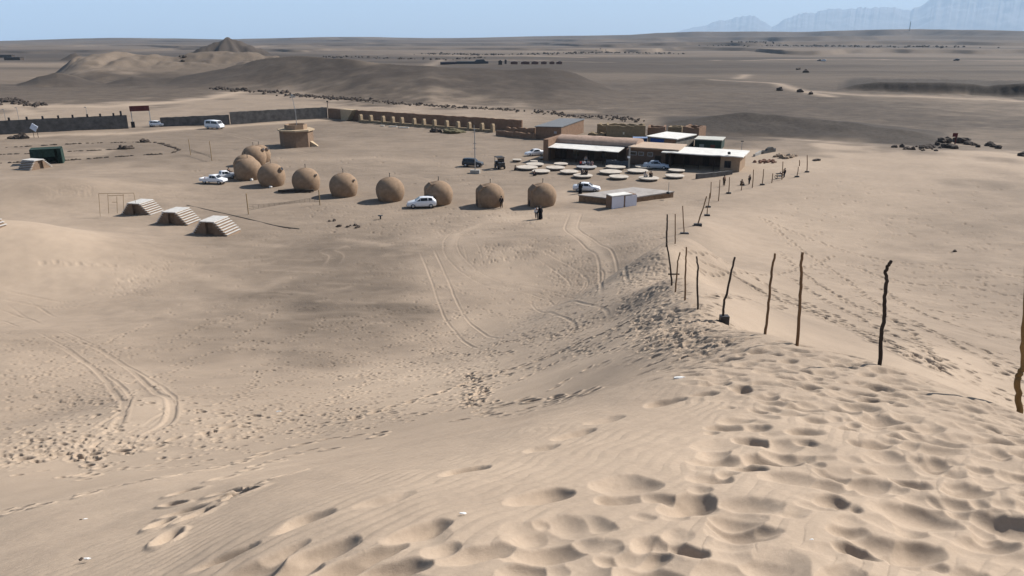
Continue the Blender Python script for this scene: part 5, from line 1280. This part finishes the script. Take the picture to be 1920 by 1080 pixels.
# ------------------------------------------------------------------ crooked wooden fence poles
FG = 'wooden poles of the sand fence'
def fence_pole(label, pts, wid, material, block=None, group=FG, back=0.0):
    """pts: foot first, then upwards, as seen in the photograph; the pole stands in a plane through its foot"""
    p0 = hit(*pts[0])
    if back: r_ = 1 + back / math.hypot(p0.x, p0.y); p0 = Vector((p0.x * r_, p0.y * r_, ground(p0.x * r_, p0.y * r_)))
    k = ppm(p0); t = thing('fence_pole', label, 'pole', p0, 0, group)
    q = [facing(px, py, p0) - p0 for px, py in pts]; rn = random.Random(int(pts[0][0]))
    fine = []
    for a, b_ in zip(q[:-1], q[1:]):
        for i in range(4): fine.append(a.lerp(b_, i / 4) + Vector((rn.uniform(-.008, .008), rn.uniform(-.015, .015), 0)))
    fine.append(q[-1]); fine[0] = q[0] - Vector((0, 0, .35))
    r0 = max(.02, wid * .8 / k / 2); rad = [r0 * (1.08 - .25 * i / len(fine)) * rn.uniform(.94, 1.06) for i in range(len(fine))]
    MB().tube(fine, rad, 9).build('pole_shaft', material, t)
    if block:
        w_, h_, d_ = block; MB().prism([(-w_, -d_), (w_, -d_ * .9), (w_ * .95, d_), (-w_ * .9, d_)], -.15, h_).build('foot_block', DARK(), t)
    return t
W, WD, WL = WOOD(), WOODD(), WOODL()
fence_pole('thickest wooden pole, cut by the right edge of the photo', [(1912, 776), (1910, 745), (1907, 712), (1912, 700), (1918, 690), (1920, 640), (1923, 590), (1927, 480)], 13, mat('pale_peeled_wood', (.19, .12, .05), .85, .35, 6, bump=.5, bscale=40, stretch=(1, 1, .2)), back=1.5)
fence_pole('wavy black wooden pole, second from the right', [(1650, 683), (1652, 640), (1653, 618), (1659, 590), (1658, 565), (1663, 532), (1660, 512), (1665, 500), (1671, 489)], 8.5, WD)
fence_pole('slightly bent brown pole, third from the right', [(1496, 645), (1499, 580), (1501, 545), (1503, 515), (1502, 498), (1505, 473)], 7, W)
fence_pole('straight leaning brown pole, fourth from the right', [(1435, 627), (1439, 590), (1443, 545), (1447, 510), (1453, 475)], 6, W)
fence_pole('kinked leaning pole with a black block at its foot', [(1357, 605), (1356, 585), (1358, 562), (1363, 550), (1370, 515), (1378, 482)], 5.5, WD, (.14, .24, .12))
fence_pole('dark pole with a knot, left of the pole on the black block', [(1309, 581), (1308, 550), (1307, 528), (1309, 503), (1306, 481)], 4.5, WD)
fence_pole('pale-topped thin pole, second left of the pole on the black block', [(1285, 563), (1285, 520), (1286, 490), (1287, 463)], 4, W)
fence_pole('thin leaning pole left of the pale-topped pole', [(1266, 548), (1269, 515), (1271, 490), (1275, 473)], 3.5, W)
fence_pole('dark leaning pole with a crosspiece at the bend of the fence', [(1260, 535), (1258, 512), (1254, 480), (1250, 455)], 4, WD)
t = thing('pole_crosspiece', 'short dark stick lying between two leaning poles at the bend', 'stick', facing(1262, 514, hit(1260, 535))); MB().tube([(-.22, 0, 0), (.28, 0, 0)], .035).build('stick', WD, t)
fence_pole('dark pole left of the bend, standing in trodden sand', [(1250, 463), (1250, 440), (1251, 420), (1251, 402)], 4, WD)
fence_pole('thin upright pole between the dark pole and the one on a flat block', [(1266, 457), (1266, 430), (1266, 401)], 2.6, W)
fence_pole('thin pole on a wide flat dark foot', [(1283, 438), (1281, 410), (1280, 386)], 2.6, W, (.42, .10, .2))
fence_pole('long leaning pole on a dark foot, at the fence corner', [(1308, 423), (1313, 405), (1318, 392), (1325, 368)], 3, W, (.42, .22, .2))
for i, (px, base, tx, top, bl) in enumerate([(1325.5, 405, 1326, 386, 1), (1327.5, 389, 1331, 362, 1), (1331.5, 372, 1333.5, 341, 0), (1347, 377, 1350, 337, 0), (1366, 363, 1368, 332, 1), (1390, 357, 1391, 341, 0), (1410.5, 352, 1413, 318, 0), (1429, 347, 1432, 317, 1),
                                             (1447, 343, 1449, 325, 0), (1466, 337, 1468, 303, 0), (1494, 332, 1497, 313, 1), (1499, 311, 1499, 300, 0), (1513, 323, 1513.5, 291, 1)]):
    fence_pole('thin distant fence pole on a small dark foot, beyond the fence corner' if bl else 'thin distant fence pole without a foot block, beyond the fence corner', [(px, base), ((px + tx) / 2 + .4, (base + top) / 2), (tx, top)], 2.1, W, (.33, .2, .2) if bl else None, FG if bl else FG)
rocks([(1528, 301.5, .35), (1534, 301, .4)], 'dark stone just beyond the last fence poles', 'two dark stones beyond the fence')
# litter
def scrap(label, px, py, s, seed, c=(.7, .69, .66)):
    p = hit(px, py); o = MB().rock((0, 0, s * .3), s, seed, .5).build('paper_scrap', mat('white_scrap_%d' % seed, c, .7, .1, 5), None, p); o.scale = (1.6, .7, .8); tag(o, label, 'litter'); return o
scrap('crumpled white bag on the smooth dune flank', 1275, 710, .045, 3); scrap('white scrap on the sand near the lower left', 160, 974, .02, 4); scrap('white scrap lowest at the left, on rippled sand', 163, 1048, .016, 5)
scrap('tiny white scrap among footprints at the left', 523, 772, .05, 6); scrap('tiny pale scrap by the single prints', 868, 963, .012, 7); scrap('tiny white bit in the trampled sand at lower right', 1522, 1012, .008, 8)
rocks([(152, 976, .018), (152, 1049, .014), (1677, 769, .014)], ['small dark stone beside the upper white scrap at the left', 'small dark stone beside the lowest white scrap', 'small dark stone on the trodden crest'])
for px, base, w_, lb in ((339, 344, .4, 'white'),): pass
for px, py, s_, lb in ((472, 339, .3, 'white sack at the foot of the mud hut by the motorcycle'), (508, 352, .26, 'white sack at the foot of the hut with the large window collar')):
    tag(MB().rock((0, 0, s_ * .5), s_, int(px), .8).build('sack', mat('white_sack', (.62, .6, .56), .8, .1, 4), None, hit(px, py)), lb, 'sack')
# ------------------------------------------------------------------ things far out on the plain
def band(name, label, pts, n, r0, r1, spread, cat='rocks', material=None, flat_=.8):
    Q = [hit(*p) for p in pts]; q = MB(); seg = [(b - a).length for a, b in zip(Q[:-1], Q[1:])]; tot = sum(seg); rn = random.Random(n)
    o = Q[0]
    for i in range(n):
        d = rn.random() * tot; j = 0
        while d > seg[j] and j < len(seg) - 1: d -= seg[j]; j += 1
        c = Q[j].lerp(Q[j + 1], d / seg[j]); x = c.x + rn.gauss(0, spread * .4); y = c.y + rn.gauss(0, spread); k = abs(rn.gauss(0, .5))
        r = r0 + (r1 - r0) * min(1, k); q.rock((x - o.x, y - o.y, ground(x, y) - o.z + r * .2), r, i, flat_, 1)
    return tag(q.build(name, material or ROCK(), None, o), label, cat, None, 'stuff')
band('rock_band', 'broken band of dark rocks running behind the far corner of the camp wall', [(538, 178), (580, 181), (620, 184), (655, 186), (690, 189)], 330, .22, .75, 2.4)
band('rock_band', 'thinner band of dark rocks running behind the pillared adobe wall', [(690, 189), (740, 194), (800, 198), (870, 202), (980, 208)], 260, .2, .62, 2.0)
band('rock_band', 'dark rocks scattered behind the grey-roofed house and ruins', [(1000, 210), (1045, 213), (1070, 219), (1110, 219), (1150, 222), (1200, 226)], 170, .2, .6, 3.0)
band('rock_band', 'dark rocks on the slope left of the long rock band', [(400, 165), (440, 170), (500, 173), (540, 177)], 70, .4, 1.2, 3)
band('rock_band', 'dark rocks at the left edge beyond the grey wall', [(0, 187), (20, 191), (45, 196), (80, 199)], 80, .4, 1.3, 2.5)
band('rock_band', 'dark rocks at the foot of the gravel bank at the right', [(1690, 279), (1735, 279), (1750, 276)], 40, .25, .7, 1.5)
SH = mat('dark_scrub', (.055, .042, .033), .95, .3, 3)
band('scrub', 'sparse dark scrub in lines across the far plain', [(800, 101), (900, 103), (1000, 102), (1130, 98), (1270, 101)], 220, .9, 2.6, 25, 'scrub', SH)
band('scrub', 'sparse dark scrub on the far plain left of centre', [(330, 108), (640, 106), (700, 109), (820, 112), (900, 108)], 160, .8, 2.2, 18, 'scrub', SH)
band('scrub', 'sparse dark scrub below the far skyline at the right', [(1340, 86), (1480, 86), (1640, 88), (1800, 88)], 200, 1.2, 3.6, 60, 'scrub', SH)
rocks([(1757, 272, 0.66), (1765, 266, 1.01), (1775, 266, 1.12), (1770, 277, 0.89), (1782, 278, 0.95), (1790, 279, 0.77), (1797, 268, 1.31), (1808, 267, 1.25), (1815, 271, 0.95), (1826, 273, 0.59), (1834, 276, 0.53)], 'dark rock in the outcrop under the red sign', 'dark rocks of the outcrop at the right')
rocks([(1855, 274, .9), (1863, 276, .7), (1872, 279, .8)], 'smaller dark rock right of the outcrop, trailing into the sand', 'small rocks trailing right of the outcrop')
rocks([(1919, 293, .8)], ['dark rock at the extreme right edge of the photo'])
rocks([(1497, 131, 1.6), (1511, 136, 2.0)], ['upper left one of two dark rocks lying on the open gravel plain', 'lower right one of two dark rocks lying on the open gravel plain'])
rocks([(1462, 170, 1.7), (1500, 173, 1.4), (1520, 177, 1.2)], 'dark rock on the pale bank edge beyond the buildings', 'rocks on the pale bank edge')
p = hit(1788, 270); k = ppm(p); t = thing('red_sign', 'small dark red sign board on a post among the dark rocks', 'sign', p, -.2); h = 20 / k
MB().tube([(.25, 0, -.5), (.25, 0, h)], .14).build('post', mat('red_brown_post', (.11, .03, .025), .8), t); MB().box(-.55, .45, -.18, -.10, h - .75, h + .05).build('sign_board', mat('dark_red_board', (.09, .010, .010), .7, .3, 2), t)
# six reddish cabins, a long low dark building and its outbuildings
for i, (px, w_) in enumerate(((964, 13), (985, 16), (1003, 13), (1020, 10), (1035, 9), (1049, 10))):
    p = hit(px, 120.5); k = ppm(p); L_ = w_ / k; h = 5.6 / k
    t = thing('cabin', 'small far reddish cabin with pale roof, %s in the row of six' % ['leftmost', 'second from left', 'third from left', 'fourth from left', 'fifth from left', 'rightmost'][i], 'cabin', p, random.uniform(-.1, .1), 'row of reddish cabins far out on the plain')
    MB().box(-L_ / 2, L_ / 2, 0, L_ * .7, -1, h * .82).build('wall', mat('reddish_brown_boards', (.13, .065, .05), .9, .3, .5), t)
    MB().extr([(-L_ * .54, h * .822), (0, h * 1.02), (L_ * .54, h * .822)], -.3, L_ * .7 + .3).build('roof', mat('dull_cabin_roof', (.20, .15, .13), .9, .2, .5), t)
p = hit(826, 121.5); k = ppm(p); t = thing('long_low_building', 'long low dark enclosure far out on the plain, left of the cabins', 'building', p, .12); L_ = 95 / k
MB().box(0, L_ * .32, 0, 8, -1, 2.3).build('dark_wall', mat('black_sheet_wall', (.022, .018, .028), .8), t); MB().box(L_ * .325, L_ * .95, 1, 9, -1, 2.8).build('wall', mat('slate_sheet_wall', (.045, .05, .055), .8), t)
MB().extr([(L_ * .68, 2.802), (L_ * .72, 4.3), (L_ * .86, 4.6), (L_ * .9, 2.802)], 2, 8).build('roof', mat('slate_roof', (.05, .055, .06), .8), t)
for i, (px, py) in enumerate(((938, 121.5), (948, 120))):
    p = hit(px, py); k = ppm(p); t = thing('far_shed', ['wider dark shed between the long low building and the cabins', 'narrower dark shed just left of the six cabins'][i], 'shed', p); w_ = (7 - 3 * i) / k
    MB().box(-w_ / 2, w_ / 2, 0, w_, -1, 3.2).build('wall', SH, t); MB().extr([(-w_ * .55, 3.202), (0, 4.0), (w_ * .55, 3.202)], -.2, w_ + .2).build('roof', DARK(), t)
for i, (px, py, w_) in enumerate(((8, 108, 28), (22, 113, 30))):
    p = hit(px - 14, py); k = ppm(p); t = thing('long_low_building', ['upper dark low shed at the left photo edge beyond the wall', 'lower dark low shed at the left photo edge beyond the wall'][i], 'building', p)
    MB().box(0, w_ / k, 0, 7, -1, 3.0).build('wall', SH, t); MB().box(-.3, w_ / k + .3, -.4, 7.4, 3.002, 3.3).build('roof', DARK(), t)
p = hit(1705, 58); k = ppm(p); h = 17 / k
t = thing('radio_mast', 'tall thin radio mast on the far skyline before the mountains', 'mast', p)
q = MB()
for a in range(3):
    c, s_ = math.cos(a * 2.094), math.sin(a * 2.094); q.tube([(2.2 * c, 2.2 * s_, -2), (.5 * c, .5 * s_, h)], .45, 5)
q.build('mast_legs', DARK(), t)
q = MB()
for i in range(8):
    z = h * i / 8; r = 2.2 - 1.7 * i / 8
    for a in range(3):
        c, s_ = math.cos(a * 2.094) * r, math.sin(a * 2.094) * r; c2, s2 = math.cos((a + 1) * 2.094) * r, math.sin((a + 1) * 2.094) * r; q.tube([(c, s_, z), (c2, s2, z + h / 8)], .25, 4)
q.build('mast_bracing', DARK(), t)
# ------------------------------------------------------------------ far mountains and the air
def mountains():
    rows = []
    pts = np.array([(1150, 75), (1240, 61), (1290, 48), (1330, 38), (1365, 28), (1395, 21), (1420, 27), (1448, 43), (1470, 32), (1500, 18), (1530, 14), (1555, 8), (1580, 12), (1600, 5), (1640, 8),
                    (1680, 5), (1710, 10), (1735, 2), (1760, -12), (1850, -34), (1950, -46), (2050, -40), (2200, -10), (2400, 20), (2700, 70)], float)
    x, y, z = ray(pts[:, 0], pts[:, 1]); te = np.arctan2(x, y); el = z / np.hypot(x, y)
    th = np.radians(np.arange(4, 52, .03)); rr = np.linspace(25500, 38000, 90)
    T, R = np.meshgrid(th, rr, indexing='ij'); X = R * np.sin(T); Y = R * np.cos(T)
    crest = np.interp(th, te, el, left=-.003, right=-.003) * 31000 + 52
    crest = crest * (1 + .13 * fbm(th * 90, th * 0, 5, 3, .6))
    u = (R - 31000) / 5500
    sh = np.clip(1 - np.abs(u) ** 1.15, 0, None)
    rid = 1 - np.abs(fbm(X / 2600, Y / 2600, 5, 5, .55))
    H = crest[:, None] * np.maximum(sh * (.55 + .45 * rid), np.exp(-(u / .09) ** 2)) + 150 * (rid - .8) * np.clip(sh * 2, 0, 1) * (np.abs(u) > .12)
    H = np.minimum(H, crest[:, None]) - 150
    o = wire_grid('mountains', X, Y, H, {}); o['kind'] = 'structure'
    m, nt, b = new_mat('mountain_rock')
    n = node(nt, 'ShaderNodeTexNoise'); n.inputs['Scale'].default_value = .0012; n.inputs['Detail'].default_value = 6
    g = node(nt, 'ShaderNodeNewGeometry'); nt.links.new(g.outputs['Position'], n.inputs['Vector'])
    r = node(nt, 'ShaderNodeValToRGB'); r.color_ramp.elements[0].color = (.060, .058, .062, 1); r.color_ramp.elements[1].color = (.15, .13, .12, 1)
    nt.links.new(n.outputs[0], r.inputs[0]); nt.links.new(r.outputs[0], b.inputs['Base Color']); b.inputs['Roughness'].default_value = 1
    o.data.materials.append(m)
mountains()
def haze():
    lo, hi, w = -345.0, 2450.0, 47000.0
    me = bpy.data.meshes.new('haze'); bm = bmesh.new(); bmesh.ops.create_cube(bm, size=1.0)
    for v in bm.verts: v.co = Vector((v.co.x * 2 * w, v.co.y * 2 * w, lo + (v.co.z + .5) * (hi - lo)))
    bm.to_mesh(me); bm.free()
    o = bpy.data.objects.new('haze', me); ROOTC.objects.link(o)
    o['kind'] = 'stuff'; o['label'] = 'pale blue haze that fades the far desert and mountains'; 
    m = bpy.data.materials.new('haze_air'); m.use_nodes = True; nt = m.node_tree
    nt.nodes.remove(nt.nodes['Principled BSDF'])
    v = nt.nodes.new('ShaderNodeVolumePrincipled'); v.inputs['Color'].default_value = HAZE_COL; v.inputs['Density'].default_value = HAZE_D; v.inputs['Anisotropy'].default_value = 0.0
    nt.links.new(v.outputs[0], nt.nodes['Material Output'].inputs['Volume'])
    me.materials.append(m)
HAZE_COL = (.57, .77, 1.0, 1); HAZE_D = 4.6e-5
haze()
